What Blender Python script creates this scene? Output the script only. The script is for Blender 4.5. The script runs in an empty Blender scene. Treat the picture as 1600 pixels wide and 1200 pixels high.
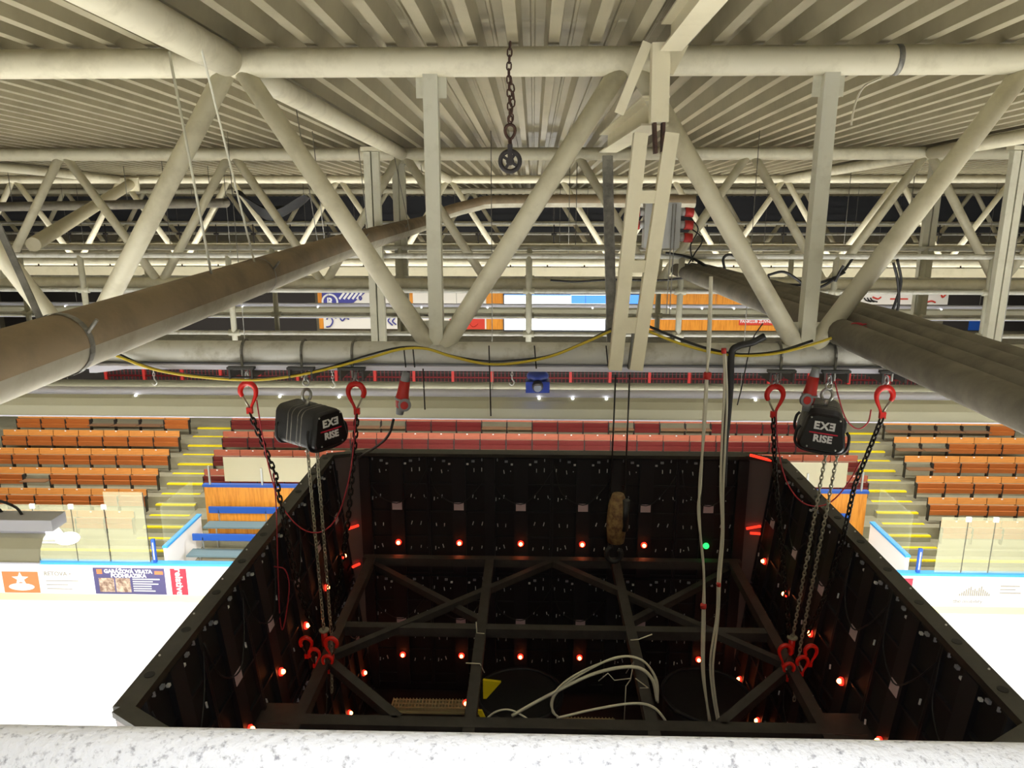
import bpy, math, random
from mathutils import Vector, Matrix, Quaternion
random.seed(7)
PI = math.pi
R = math.radians
S = bpy.context.scene
COL = S.collection
V = Vector

# ------------------------------------------------------------------ camera
CZ, PITCH, YAW, FPX = 10.7, R(13.6), R(1.6), 1180.0
cam = bpy.data.cameras.new('camera'); cam.sensor_width = 36; cam.lens = FPX / 1600 * 36
cam.clip_start = .05; cam.clip_end = 200
camo = bpy.data.objects.new('camera', cam); COL.objects.link(camo)
camo.location = (0, 0, CZ); camo.rotation_euler = (PI/2 - PITCH, 0, YAW)
S.camera = camo
_f0 = V((-math.sin(YAW), math.cos(YAW), 0)); _r = V((math.cos(YAW), math.sin(YAW), 0))
_fw = _f0*math.cos(PITCH) - V((0, 0, math.sin(PITCH))); _up = _f0*math.sin(PITCH) + V((0, 0, math.cos(PITCH)))
def at(px, py, Y):
    """world point seen at a photo pixel, at depth Y in the hall (a surveying aid)"""
    d = _fw + _r*((px-800)/FPX) + _up*((600-py)/FPX)
    return V((0, 0, CZ)) + d*(Y/d.y)

# ------------------------------------------------------------------ materials
def lin(c):
    return tuple(((x/255)/12.92 if x/255 <= .04045 else ((x/255+.055)/1.055)**2.4) for x in c)
def mat(name, rgb, rough=.5, metal=0., noise=None, rgb2=None, bump=None, emit=None, spec=.5, stretch=None):
    m = bpy.data.materials.new(name); m.use_nodes = True
    nt = m.node_tree; b = nt.nodes['Principled BSDF']
    c = (*lin(rgb), 1)
    b.inputs['Base Color'].default_value = c
    b.inputs['Roughness'].default_value = rough
    b.inputs['Metallic'].default_value = metal
    b.inputs['Specular IOR Level'].default_value = spec
    if emit:
        b.inputs['Emission Color'].default_value = (*emit[0], 1); b.inputs['Emission Strength'].default_value = emit[1]
    if noise or bump:
        tc = nt.nodes.new('ShaderNodeTexCoord')
        src = tc.outputs['Object']
        if stretch:
            mp = nt.nodes.new('ShaderNodeMapping'); mp.inputs['Scale'].default_value = stretch
            nt.links.new(src, mp.inputs['Vector']); src = mp.outputs['Vector']
    if noise:
        n = nt.nodes.new('ShaderNodeTexNoise'); n.inputs['Scale'].default_value = noise[0]
        n.inputs['Detail'].default_value = 6; n.inputs['Roughness'].default_value = .65
        nt.links.new(src, n.inputs['Vector'])
        rp = nt.nodes.new('ShaderNodeValToRGB')
        rp.color_ramp.elements[0].position = noise[1]; rp.color_ramp.elements[1].position = noise[2]
        rp.color_ramp.elements[0].color = (*lin(rgb2), 1); rp.color_ramp.elements[1].color = c
        nt.links.new(n.outputs['Fac'], rp.inputs['Fac']); nt.links.new(rp.outputs['Color'], b.inputs['Base Color'])
    if bump:
        n2 = nt.nodes.new('ShaderNodeTexNoise'); n2.inputs['Scale'].default_value = bump[0]; n2.inputs['Detail'].default_value = 4
        nt.links.new(src, n2.inputs['Vector'])
        bp = nt.nodes.new('ShaderNodeBump'); bp.inputs['Strength'].default_value = bump[1]; bp.inputs['Distance'].default_value = .01
        nt.links.new(n2.outputs['Fac'], bp.inputs['Height']); nt.links.new(bp.outputs['Normal'], b.inputs['Normal'])
    return m
def glassy(name, rgb, clear):
    m = bpy.data.materials.new(name); m.use_nodes = True; nt = m.node_tree
    b = nt.nodes['Principled BSDF']; b.inputs['Base Color'].default_value = (*lin(rgb), 1); b.inputs['Roughness'].default_value = .15
    t = nt.nodes.new('ShaderNodeBsdfTransparent'); t.inputs['Color'].default_value = (.97, 1, .97, 1)
    mx = nt.nodes.new('ShaderNodeMixShader'); mx.inputs[0].default_value = clear
    nt.links.new(b.outputs[0], mx.inputs[1]); nt.links.new(t.outputs[0], mx.inputs[2])
    nt.links.new(mx.outputs[0], nt.nodes['Material Output'].inputs['Surface'])
    return m

CREAM = mat('cream_paint', (216, 210, 184), .45, noise=(3.5, .30, .52), rgb2=(194, 187, 160))
CREAM2 = mat('cream_paint_clean', (220, 212, 182), .4, noise=(2.0, .3, .5), rgb2=(206, 198, 166))
POSTP = mat('pale_grey_paint', (205, 203, 184), .45, noise=(4, .3, .5), rgb2=(190, 187, 166))
RAILP = mat('rail_paint', (206, 205, 196), .4, noise=(6, .3, .5), rgb2=(170, 166, 150))
DECK = mat('deck_sheet', (146, 138, 113), .30, noise=(1.2, .3, .55), rgb2=(126, 119, 96))
GALV = mat('galvanised_steel', (140, 138, 130), .5, .5, noise=(7, .35, .6), rgb2=(98, 96, 90))
DUST = mat('brown_dust', (134, 117, 92), .95, noise=(2.2, .3, .6), rgb2=(108, 95, 76), bump=(30, .3))
DUSTG = mat('grey_dust', (118, 112, 98), .95, noise=(3, .3, .6), rgb2=(92, 87, 76), bump=(25, .3))
DUCT = mat('duct_sheet', (158, 152, 134), .5, .3, noise=(3, .3, .6), rgb2=(128, 121, 102))
BLACK = mat('black_powder', (19, 18, 18), .6, noise=(5, .3, .6), rgb2=(14, 13, 13))
BLACK2 = mat('black_cabinet', (13, 12, 13), .65)
FRAMEM = mat('frame_charcoal', (54, 51, 48), .6, noise=(8, .3, .6), rgb2=(40, 38, 36))
RIM = mat('rim_olive_black', (52, 50, 42), .5, noise=(9, .3, .6), rgb2=(38, 36, 30))
CHAMF = mat('corner_sheet_dark', (112, 100, 98), .34, .25)
UPR = mat('upright_charcoal', (26, 25, 28), .55)
STICK = mat('paper_sticker', (205, 180, 185), .7)
SPECK = mat('connector_white', (215, 215, 215), .5)
LEDR = mat('indicator_red', (255, 30, 10), .4, emit=((1, .02, .01), 2.5))
LEDC = mat('indicator_core', (255, 200, 120), .4, emit=((1, .22, .06), 22))
REFLB = mat('red_reflection_glow', (255, 40, 20), .4, emit=((1, .035, .015), 1.4))  # emission stands in for red reflections on the corner sheets
LEDG = mat('indicator_green', (20, 255, 60), .4, emit=((.02, 1, .12), 2.2))
HOISTB = mat('hoist_black', (34, 34, 34), .45, bump=(140, .15))
HOISTF = mat('hoist_cover_black', (22, 22, 24), .4)
WHITE = mat('white_print', (238, 238, 238), .5)
REDL = mat('red_print', (214, 30, 62), .5)
SILV = mat('zinc_silver', (190, 190, 186), .35, .85)
CHAINM = mat('chain_zinc', (172, 168, 150), .4, .7)
CHAIND = mat('chain_dark', (46, 42, 38), .4, .7)
RUST = mat('rusty_iron', (84, 58, 46), .8, .2, noise=(40, .3, .6), rgb2=(58, 44, 40))
IRON = mat('dark_iron', (62, 58, 58), .6, .4)
REDH = mat('red_enamel', (216, 32, 22), .35, noise=(14, .3, .5), rgb2=(196, 28, 20))
REDP = mat('red_plastic', (186, 44, 40), .45)
GREYP = mat('grey_plastic', (140, 143, 146), .5)
REDC = mat('red_cord', (170, 44, 56), .7)
YEL = mat('yellow_cable', (196, 172, 40), .5)
BLKC = mat('black_rubber', (28, 27, 27), .5)
WCAB = mat('cream_cable', (214, 210, 190), .5)
CLAMP = mat('clamp_steel', (66, 66, 64), .5, .3)
ICE = mat('ice', (246, 248, 250), .25)
CONC = mat('concrete', (150, 146, 122), .85, noise=(1.5, .3, .6), rgb2=(134, 130, 108))
YSTR = mat('yellow_paint', (238, 216, 20), .6, noise=(8, .25, .4), rgb2=(214, 190, 40))
ORG = mat('orange_wood', (212, 142, 68), .5, noise=(3, .3, .6), rgb2=(196, 126, 56), stretch=(1, 8, 8))
ORG2 = mat('orange_wood_worn', (190, 110, 50), .5, noise=(3, .3, .6), rgb2=(172, 95, 42), stretch=(1, 8, 8))
MAR = mat('red_wood', (170, 92, 64), .5, noise=(3, .3, .6), rgb2=(156, 78, 54), stretch=(1, 8, 8))
MAR2 = mat('maroon_wood', (116, 38, 36), .5, noise=(3, .3, .6), rgb2=(104, 30, 30), stretch=(1, 8, 8))
BRN = mat('brown_wood_top', (130, 96, 66), .6)
BRKT = mat('seat_bracket_black', (36, 34, 32), .5)
PINE = mat('varnished_pine', (226, 150, 50), .45, noise=(5, .32, .55), rgb2=(196, 118, 30), stretch=(3, 3, .25))
BLUE = mat('blue_enamel', (30, 82, 170), .45)
LBLUE = mat('light_blue_cap', (60, 160, 230), .4)
BENCHG = mat('bench_grey', (98, 120, 126), .6)
BOARDW = mat('board_white', (245, 245, 245), .4)
KICK = mat('kick_yellow', (232, 232, 165), .5)
NAVY = mat('ad_navy', (70, 66, 110), .5)
ADRED = mat('ad_red', (205, 40, 60), .5)
ADORG = mat('ad_orange', (226, 120, 70), .5)
ADPIC = mat('ad_picture', (190, 170, 150), .5, noise=(7, .4, .6), rgb2=(110, 84, 70))
LGREY = mat('light_print', (150, 146, 136), .6)
GLASS = glassy('rink_glass', (226, 224, 190), .72)
MILK = glassy('milky_sheet', (222, 214, 180), .3)
CLEARG = glassy('clear_sheet', (226, 224, 200), .9)
SEAM = mat('seam_dark', (70, 70, 64), .6)
LAV = mat('trough_white', (222, 222, 236), .35)
SKIRT = mat('reflector_sheet', (206, 204, 182), .4, .2)
LAMPW = mat('lamp_white', (255, 255, 255), .4, emit=((1, 1, .97), 6))
WALLD = mat('dark_cladding', (58, 60, 66), .8)
WALLL = mat('light_wall', (112, 106, 88), .8, noise=(.4, .35, .6), rgb2=(84, 79, 66))
SCREEN = mat('screen_white', (255, 255, 255), .5, emit=((.95, .98, 1), 2.2))
SCREENB = mat('screen_blue', (60, 130, 230), .5, emit=((.09, .27, .8), 1.1))
BANW = mat('banner_white', (232, 228, 220), .6)
BANB = mat('banner_blue', (64, 66, 150), .6)
BANR = mat('banner_red', (206, 60, 44), .6)
FENCE = mat('fence_red', (110, 20, 26), .5)
TARP = mat('tarpaulin_black', (22, 22, 24), .7, bump=(10, .6))
FROST = mat('chalky_white_paint', (228, 229, 234), .8, noise=(70, .30, .46), rgb2=(150, 150, 158), bump=(60, .5))
BLUED = mat('blue_device', (48, 66, 150), .35)
LENS = mat('lens_glass', (200, 210, 230), .05, .3)
OCHRE = mat('ochre_tape', (134, 108, 64), .7, noise=(20, .35, .6), rgb2=(80, 46, 26))
GRILLE = mat('pale_grille', (190, 186, 140), .6)  # pale tone stands in for light coming up through the floor slots
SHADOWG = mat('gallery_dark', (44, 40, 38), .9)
RIGID = mat('olive_pipe_paint', (116, 113, 92), .5)
BOXG = mat('box_grey', (188, 190, 190), .45)

# ------------------------------------------------------------------ mesh builder (world coordinates)
def frame_of(t):
    t = t.normalized(); a = V((0, 0, 1)) if abs(t.z) < .9 else V((1, 0, 0))
    u = t.cross(a).normalized(); return u, t.cross(u).normalized()
class MB:
    def __init__(s): s.v = []; s.f = []; s.m = []; s.s = []
    def add(s, vs, fs, mi=0, smooth=False):
        o = len(s.v); s.v += [V(x) for x in vs]
        for f in fs: s.f.append([i+o for i in f]); s.m.append(mi); s.s.append(smooth)
        return s
    def box(s, c, d, M=None, mi=0):
        c = V(c); hx, hy, hz = d[0]/2, d[1]/2, d[2]/2
        vs = [V((x*hx, y*hy, z*hz)) for z in (-1, 1) for y in (-1, 1) for x in (-1, 1)]
        if M: vs = [M @ x for x in vs]
        return s.add([c+x for x in vs], [(0, 2, 3, 1), (4, 5, 7, 6), (0, 1, 5, 4), (2, 6, 7, 3), (0, 4, 6, 2), (1, 3, 7, 5)], mi)
    def bbox(s, lo, hi, mi=0):
        lo, hi = V(lo), V(hi); return s.box((lo+hi)/2, hi-lo, None, mi)
    def beam(s, a, b, w, h, up=(0, 0, 1), mi=0):
        a, b = V(a), V(b); t = (b-a).normalized(); u = t.cross(V(up)).normalized(); n = u.cross(t)
        vs = [p + u*(x*w/2) + n*(y*h/2) for p in (a, b) for x, y in ((-1, -1), (1, -1), (1, 1), (-1, 1))]
        return s.add(vs, [(0, 1, 2, 3), (7, 6, 5, 4), (0, 4, 5, 1), (1, 5, 6, 2), (2, 6, 7, 3), (3, 7, 4, 0)], mi)
    def tube(s, pts, r, seg=10, mi=0, closed=False, cap=True, smooth=True, start=None, arc=None):
        pts = [V(p) for p in pts]; n = len(pts)
        rs = r if isinstance(r, (list, tuple)) else [r]*n
        tans = []
        for i in range(n):
            a = pts[i-1] if (i > 0 or closed) else pts[i]; b = pts[(i+1) % n] if (i < n-1 or closed) else pts[i]
            tans.append((b-a).normalized())
        u, w = frame_of(tans[0])
        if start is not None:
            u = (V(start) - tans[0]*tans[0].dot(V(start))).normalized(); w = tans[0].cross(u)
        vs = []
        a0, a1 = arc if arc else (0, 2*PI); ring = seg if not arc else seg+1
        for i in range(n):
            if i:
                q = tans[i-1].rotation_difference(tans[i]); u = q @ u; w = q @ w
            for k in range(ring):
                an = a0 + (a1-a0)*k/seg
                vs.append(pts[i] + (u*math.cos(an) + w*math.sin(an))*rs[i])
        fs = []
        for i in range(n if closed else n-1):
            j = (i+1) % n
            for k in range(seg):
                l = (k+1) % ring
                fs.append((i*ring+k, i*ring+l, j*ring+l, j*ring+k))
        s.add(vs, fs, mi, smooth)
        if cap and not closed and not arc:
            o = len(s.v) - len(vs)
            s.f.append([o+k for k in reversed(range(ring))]); s.m.append(mi); s.s.append(False)
            s.f.append([o+(n-1)*ring+k for k in range(ring)]); s.m.append(mi); s.s.append(False)
        return s
    def ball(s, c, r, mi=0, nu=10, nv=6):
        c = V(c); rr = V((r, r, r)) if not hasattr(r, '__len__') else V(r)
        vs = [c+V((0, 0, rr.z))]
        for i in range(1, nv):
            for k in range(nu):
                th, ph = PI*i/nv, 2*PI*k/nu
                vs.append(c+V((rr.x*math.sin(th)*math.cos(ph), rr.y*math.sin(th)*math.sin(ph), rr.z*math.cos(th))))
        vs.append(c-V((0, 0, rr.z)))
        fs = [(0, 1+k, 1+(k+1) % nu) for k in range(nu)]
        for i in range(nv-2):
            for k in range(nu):
                a, b = 1+i*nu, 1+(i+1)*nu; l = (k+1) % nu
                fs.append((a+k, b+k, b+l, a+l))
        e = len(vs)-1; a = 1+(nv-2)*nu
        fs += [(e, a+(k+1) % nu, a+k) for k in range(nu)]
        return s.add(vs, fs, mi, True)
    def prism(s, poly, axis_o, ux, uy, depth, mi=0, smooth=False):
        """closed 2-D polygon swept along ux x uy by depth"""
        o, ux, uy = V(axis_o), V(ux), V(uy); n = ux.cross(uy).normalized(); k = len(poly)
        a = [o + ux*p[0] + uy*p[1] for p in poly]; b = [p + n*depth for p in a]
        fs = [tuple(reversed(range(k))), tuple(range(k, 2*k))]
        s.add(a+b, fs, mi)
        return s.add(a+b, [(i, (i+1) % k, k+(i+1) % k, k+i) for i in range(k)], mi, smooth)
    def disc(s, c, n, r, th, seg=20, mi=0):
        c, n = V(c), V(n).normalized()
        return s.tube([c - n*th/2, c + n*th/2], r, seg, mi)
    def torus(s, c, n, r, rt, seg=20, k=7, mi=0):
        u, w = frame_of(V(n)); c = V(c)
        return s.tube([c + (u*math.cos(2*PI*i/seg) + w*math.sin(2*PI*i/seg))*r for i in range(seg)], rt, k, mi, True)
    def quad(s, a, b, c, d, mi=0): return s.add([a, b, c, d], [(0, 1, 2, 3)], mi)
    def build(s, name, mats, parent=None, origin=None):
        o = V(origin) if origin is not None else (V(parent['_o']) if parent is not None and '_o' in parent else V((0, 0, 0)))
        if parent is None and origin is None and s.v:
            lo = V([min(v[i] for v in s.v) for i in range(3)]); hi = V([max(v[i] for v in s.v) for i in range(3)])
            o = V(((lo.x+hi.x)/2, (lo.y+hi.y)/2, lo.z))
        me = bpy.data.meshes.new(name); me.from_pydata([v-o for v in s.v], [], s.f)
        for m in (mats if isinstance(mats, (list, tuple)) else [mats]): me.materials.append(m)
        me.polygons.foreach_set('material_index', s.m); me.polygons.foreach_set('use_smooth', s.s); me.update()
        ob = bpy.data.objects.new(name, me); COL.objects.link(ob)
        if parent is not None: ob.parent = parent
        else: ob.location = o
        return ob
def tag(o, label=None, cat=None, group=None, kind=None):
    if label: o['label'] = label
    if cat: o['category'] = cat
    if group: o['group'] = group
    if kind: o['kind'] = kind
    return o
ROOTS = []
def thing(name, loc, label, cat, group=None):
    e = bpy.data.objects.new(name, None); COL.objects.link(e); e.location = loc; e.empty_display_size = .1
    e['_o'] = list(loc); ROOTS.append(e)
    return tag(e, label, cat, group)
def copy_tree(o, parent=None):
    c = o.copy(); COL.objects.link(c)
    if parent is not None: c.parent = parent
    for ch in list(o.children): copy_tree(ch, c)
    return c
def catmull(pts, n=8):
    pts = [V(p) for p in pts]; P = [pts[0]*2-pts[1]] + pts + [pts[-1]*2-pts[-2]]; out = []
    for i in range(1, len(P)-2):
        for k in range(n):
            t = k/n; a, b, c, d = P[i-1], P[i], P[i+1], P[i+2]
            out.append(.5*((2*b) + (c-a)*t + (2*a-5*b+4*c-d)*t*t + (3*b-a-3*c+d)*t**3))
    out.append(pts[-1]); return out
def chain_mesh(mb, pts, pitch, wr, width, mi=0):
    pts = [V(p) for p in pts]; seg = []
    L = [0]
    for i in range(1, len(pts)): L.append(L[-1] + (pts[i]-pts[i-1]).length)
    n = max(1, int(L[-1]/pitch)); j = 0
    for k in range(n):
        s = (k+.5)*L[-1]/n
        while j < len(L)-2 and L[j+1] < s: j += 1
        t = (s-L[j])/max(1e-6, L[j+1]-L[j]); c = pts[j].lerp(pts[j+1], t); d = (pts[j+1]-pts[j]).normalized()
        u, w = frame_of(d); a = (PI/4 if k % 2 else -PI/4) + .5
        side = u*math.cos(a) + w*math.sin(a)
        hl = pitch*.5 + wr*1.0; hw = width/2
        loop = []
        for q in range(5): an = -PI/2 + PI*q/4; loop.append(c + d*(hl-hw + hw*math.cos(an)) + side*(hw*math.sin(an)))
        for q in range(5): an = PI/2 + PI*q/4; loop.append(c + d*(-(hl-hw) + hw*math.cos(an)) + side*(hw*math.sin(an)))
        mb.tube(loop, wr, 5, mi, True)
    return mb
def text_mesh(mb, txt, M, size, mi=0, bold=.0, mirror=False, extr=.002, center=True):
    cu = bpy.data.curves.new('t', 'FONT'); cu.body = txt; cu.size = size; cu.extrude = extr; cu.offset = bold
    cu.align_x = 'CENTER' if center else 'LEFT'; cu.align_y = 'CENTER'; cu.resolution_u = 3
    ob = bpy.data.objects.new('t', cu); me = bpy.data.meshes.new_from_object(ob)
    vs = [V(v.co) for v in me.vertices]
    if mirror: vs = [V((-v.x, v.y, v.z)) for v in vs]
    mb.add([M @ v for v in vs], [tuple(reversed(p.vertices)) if mirror else tuple(p.vertices) for p in me.polygons], mi)
    bpy.data.objects.remove(ob); bpy.data.curves.remove(cu); bpy.data.meshes.remove(me)
    return mb
def panelM(c, ux, uy):
    ux, uy = V(ux).normalized(), V(uy).normalized(); n = ux.cross(uy)
    m = Matrix((ux, uy, n)).transposed().to_4x4(); m.translation = V(c); return m
ORD = ['first', 'second', 'third', 'fourth', 'fifth', 'sixth', 'seventh', 'eighth', 'ninth', 'tenth', 'eleventh', 'twelfth', 'thirteenth', 'fourteenth']

# ------------------------------------------------------------------ setting: ice, terraces, walls, roof
def zroof(Y): return CZ + 1.30 - .03*Y          # underside of the deck
mb = MB(); mb.bbox((-30, -12, -.2), (30, 18.5, 0)); tag(mb.build('floor', ICE), kind='structure')
AX0, AX1 = 10.75, 12.0          # aisles on both sides of the middle block
def row_z(k): return .72 + .376*k
def row_y(k): return 21.0 + .85*k
mb = MB(); mb.bbox((-30, 18.62, -.2), (30, 20.5, .36)); mb.bbox((-30, 20.5, -.2), (30, 20.8, .54))
for k in range(6):
    mb.bbox((-30, row_y(k)-.3 + (0 if k else .1), -.2), (30, row_y(k)+.56, row_z(k)))
mb.bbox((-30, row_y(5)+.55, -.2), (30, 36, row_z(5)+.1))
tag(mb.build('floor_terrace', CONC), kind='structure')
mb = MB()
for x0, x1 in ((-30, -10.3), (10.3, 30)):
    mb.bbox((x0, 20.47, .50), (x1, 20.56, .545), 0)
tag(mb.build('trim_1', YSTR), kind='structure')
mb = MB()
for sx in (-1, 1):
    a, b = sorted((sx*AX0, sx*AX1))
    for j in range(12):
        y0 = 20.9 + .43*j; z0 = .72 + .188*(j+.0)
        mb.bbox((a, y0-.002, -.1), (b, y0+5.6-.43*j, z0+.008), 0)
        mb.bbox((a-.003, y0-.012, z0-.03), (b+.003, y0+.10, z0+.014), 1)
tag(mb.build('floor_aisle', [CONC, YSTR]), kind='structure')
mb = MB(); mb.bbox((-32, 36, -1), (32, 36.3, 9.3)); tag(mb.build('wall_far', WALLL), kind='structure')
mb = MB(); mb.bbox((-32, 35.9, 9.3), (32, 36.3, 12))
z = 9.4
while z < 11: mb.bbox((-32, 35.84, z), (32, 35.9, z+.12)); z += .3
tag(mb.build('wall_far_upper', WALLD), kind='structure')
for nm, x in (('wall_left', -32), ('wall_right', 32.3)):
    mb = MB(); mb.bbox((x-.3, -14, -1), (x, 36.3, 13)); tag(mb.build(nm, WALLL), kind='structure')
mb = MB(); mb.bbox((-32, -14.3, -1), (32, -14, 13)); tag(mb.build('wall_near', WALLL), kind='structure')
# corrugated roof deck, ribs running away from the camera
prof = []; x = -32.0; pitch = .30
while x < 32:
    prof += [(x, 0), (x+.08, 0), (x+.105, .15), (x+.165, .15), (x+.175, .138), (x+.195, .138), (x+.205, .15), (x+.275, .15)]; x += pitch
mb = MB(); vs = []
ys = [-14, 5.95, 6.0, 13.35, 13.4, 20.7, 20.75, 36.2]
for i, Y in enumerate(ys):
    lap = .006*(i//2)
    vs += [V((px, Y, zroof(Y) + pz - lap + .012)) for px, pz in prof]
n = len(prof)
mb.add(vs, [(i*n+k, i*n+k+1, (i+1)*n+k+1, (i+1)*n+k) for i in range(len(ys)-1) for k in range(n-1)])
tag(mb.build('ceiling', DECK), kind='structure')

# ------------------------------------------------------------------ roof trusses
NX = lambda k: -2.25 + 2.95*k
def truss(Y, ks, label, posts=(), r=.105, rd=.074, h=2.20):
    zt = zroof(Y) - .115; zb = zt - h
    xa, xb = NX(ks[0])-1.6, NX(ks[-1])+1.6
    t = thing('roof_truss', (0, Y, zb-.1), label, 'roof truss', 'tubular roof trusses')
    mb = MB(); mb.tube([(xa, Y, zt), (xb, Y, zt)], r, 20); mb.build('top_chord', CREAM, t)
    mb = MB(); mb.tube([(xa, Y, zb), (xb, Y, zb)], r*.87, 20); mb.build('bottom_chord', RAILP if Y < 8 else CREAM, t)
    for k in ks:
        for s in (-1, 1):
            a = V((NX(k)+s*.07, Y, zt-.06)); b = V((NX(k)+s*1.41, Y, zb+.06))
            mb = MB(); mb.tube([a, b], rd, 16); mb.build('diagonal', CREAM, t)
    for k in posts:
        x = NX(k)+1.475
        mb = MB(); mb.box((x, Y, (zt+zb)/2), (.11, .11, h-.12)); mb.build('post', POSTP, t)
        mb = MB(); mb.box((x, Y+.02, zt-.16), (.23, .012, .18)); mb.build('gusset_plate', POSTP, t)
        mb = MB(); mb.box((x, Y+.02, zb+.16), (.30, .012, .2)); mb.build('gusset_plate', POSTP, t)
    return t, zt, zb
T1, ZT1, ZB1 = truss(6.0, [-1, 0, 1, 2], 'nearest cream tubular roof truss carrying both black chain hoists', posts=(0, 1))
truss(13.4, range(-6, 7), 'second cream tubular roof truss, just beyond the near catwalk')
truss(20.75, range(-8, 8), 'third cream tubular roof truss, brightly lit, beyond the second one', r=.1)
truss(27.8, range(-9, 9), 'farthest cream roof truss, small against the dark cladding', r=.1)
mb = MB(); mb.tube([(2.62, 6, ZT1), (2.66, 6, ZT1)], .1085, 24); mb.build('weld_ring', GALV, T1)

def purlin(x, y0, y1, label, r=.1):
    mb = MB(); ys_ = [y0 + (y1-y0)*i/6 for i in range(7)]
    mb.tube([(x, Y, zroof(Y)-.12) for Y in ys_], r, 18)
    o = mb.build('purlin_pipe', CREAM); return tag(o, label, 'purlin', 'purlin pipes under the deck')
purlin(-2.25, 2.5, 5.86, 'fat cream purlin pipe running overhead into the nearest truss', .115)
purlin(-2.25, 6.12, 13.28, 'cream purlin pipe between nearest and second truss, left of the pulley')
purlin(-2.25, 13.52, 20.6, 'cream purlin pipe beyond the second truss, behind the pair of hanger posts')
purlin(6.6, 6.12, 13.28, 'cream purlin pipe at the upper right edge ending at second truss')
purlin(6.6, 13.52, 20.6, 'cream purlin pipe with peeling paint running from second to third truss, right')
purlin(-11.1, 13.52, 20.6, 'cream purlin pipe at far left between second and third truss')
mb = MB(); a = at(203, 288, 20.2); b = at(52, 382, 13.6); mb.tube([a, b], .13, 16)
tag(mb.build('brace_tube', CREAM2), 'thick slanting cream brace tube with a pointed end plate at its upper end', 'brace')
mb = MB(); d = (b-a).normalized(); mb.beam(a-d*.10, a+d*.05, .42, .34)
mb.build('end_plate', CREAM2, bpy.data.objects['brace_tube'], origin=bpy.data.objects['brace_tube'].location)

# ------------------------------------------------------------------ lattice mast, beams and posts beside it
t = thing('lattice_mast', tuple(at(980, 577, 5.7)), 'cream riveted lattice mast of two flat bars crossing the nearest truss', 'mast')
YM = 5.70
for (xt, xb_) in ((1001, 960.5), (1049, 993)):
    mb = MB(); mb.beam(at(xt, 208, YM), at(xb_, 577, YM), .10, .09, (0, 1, 0)); mb.build('flange_bar', CREAM2, t)
def lerpx(y): f = (y-208)/369; return 1001+(960.5-1001)*f, 1049+(993-1049)*f
for y, h in ((308, .09), (416, .09), (508, .12)):
    l, r_ = lerpx(y); mb = MB(); mb.beam(at(l+8, y, YM-.01), at(r_-8, y, YM-.01), .05, h); mb.build('batten', CREAM2, t)
mb = MB(); mb.beam(at(1032, 68, 5.72), at(1029, 192, 5.72), .125, .11, (0, 1, 0)); mb.build('head_post', CREAM2, t)
mb = MB(); mb.beam(at(1012, 66, 5.76), at(967, 178, 5.80), .07, .012, (0, 1, 0)); mb.build('side_strap', CREAM2, t)
mb = MB(); mb.beam(at(1066, 66, 5.80), at(1042, 112, 5.80), .10, .012, (0, 1, 0)); mb.build('gusset_plate', CREAM2, t)
mb = MB(); mb.beam(at(1022, 190, 5.72), at(1024, 240, 5.72), .02, .10, (0, 1, 0)); mb.beam(at(1036, 190, 5.72), at(1035, 240, 5.72), .02, .10, (0, 1, 0)); mb.build('tie_plate', RUST, t)
mb = MB(); p = at(980, 540, 5.72); mb.beam(p+V((-.02, 0, .16)), p+V((-.05, 0, -.18)), .02, .06, (0, 1, 0)); mb.beam(p+V((.05, 0, .16)), p+V((.02, 0, -.18)), .02, .06, (0, 1, 0)); mb.build('slot_rail', GALV, t)
def ibeam(mb, a, b, w, h, tf=.014):
    a, b = V(a), V(b); up = V((0, 0, 1))
    mb.beam(a+up*(h/2), b+up*(h/2), w, tf); mb.beam(a-up*(h/2), b-up*(h/2), w, tf); mb.beam(a, b, .012, h)
mb = MB(); ibeam(mb, (.88, 5.82, CZ+.64), (.84, 9.0, CZ+.64), .20, .19)
tag(mb.build('steel_beam', CREAM2), 'short cream steel beam receding from the lattice mast to the grey post', 'beam')
mb = MB(); ibeam(mb, (.94, 3.6, CZ+1.13), (.94, 5.64, CZ+1.10), .15, .17)
tag(mb.build('steel_beam', CREAM2), 'cream rust-stained steel beam overhead running toward the viewer above the mast', 'beam')
mb = MB(); a, b = at(948, 243, 9.1), at(955, 540, 9.1); mb.beam(a, b, .10, .08, (0, 1, 0)); mb.beam(a+V((.06, .05, 0)), b+V((.06, .05, 0)), .02, .1, (0, 1, 0))
tag(mb.build('galvanised_hanger_post', GALV), 'weathered grey galvanised post between the mast and the bright screen', 'post')

# ------------------------------------------------------------------ left duct and right ribbed duct
DXL, DR = -2.4, .156
DZ = lambda Y: CZ - .72 + (Y-3.4)*.026 if Y < 10 else CZ - .55 + (Y-10)*.011
t = thing('air_duct', (DXL, 4, CZ-.9), 'big brown dust-topped round duct crossing the left half above the truss chord', 'duct')
path = [V((DXL, Y, DZ(Y))) for Y in (-6, 0, 3, 6, 8, 10, 12, 14, 16)] + catmull([V((DXL, 17.2, DZ(17.2))), V((DXL+.15, 18.5, CZ-.32)), V((DXL+.9, 19.25, CZ-.10)), V((DXL+1.8, 19.4, CZ)), V((DXL+6.4, 19.4, CZ))], 5)
mb = MB(); mb.tube(path, DR+.003, 12, arc=(PI+.42, 2*PI+.05), start=(1, 0, 0), cap=False); mb.build('dusty_top', DUST, t)
mb = MB(); mb.tube(path, DR, 14, arc=(.05, PI+.42), start=(1, 0, 0), cap=False); mb.build('duct_shell', DUCT, t)
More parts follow.
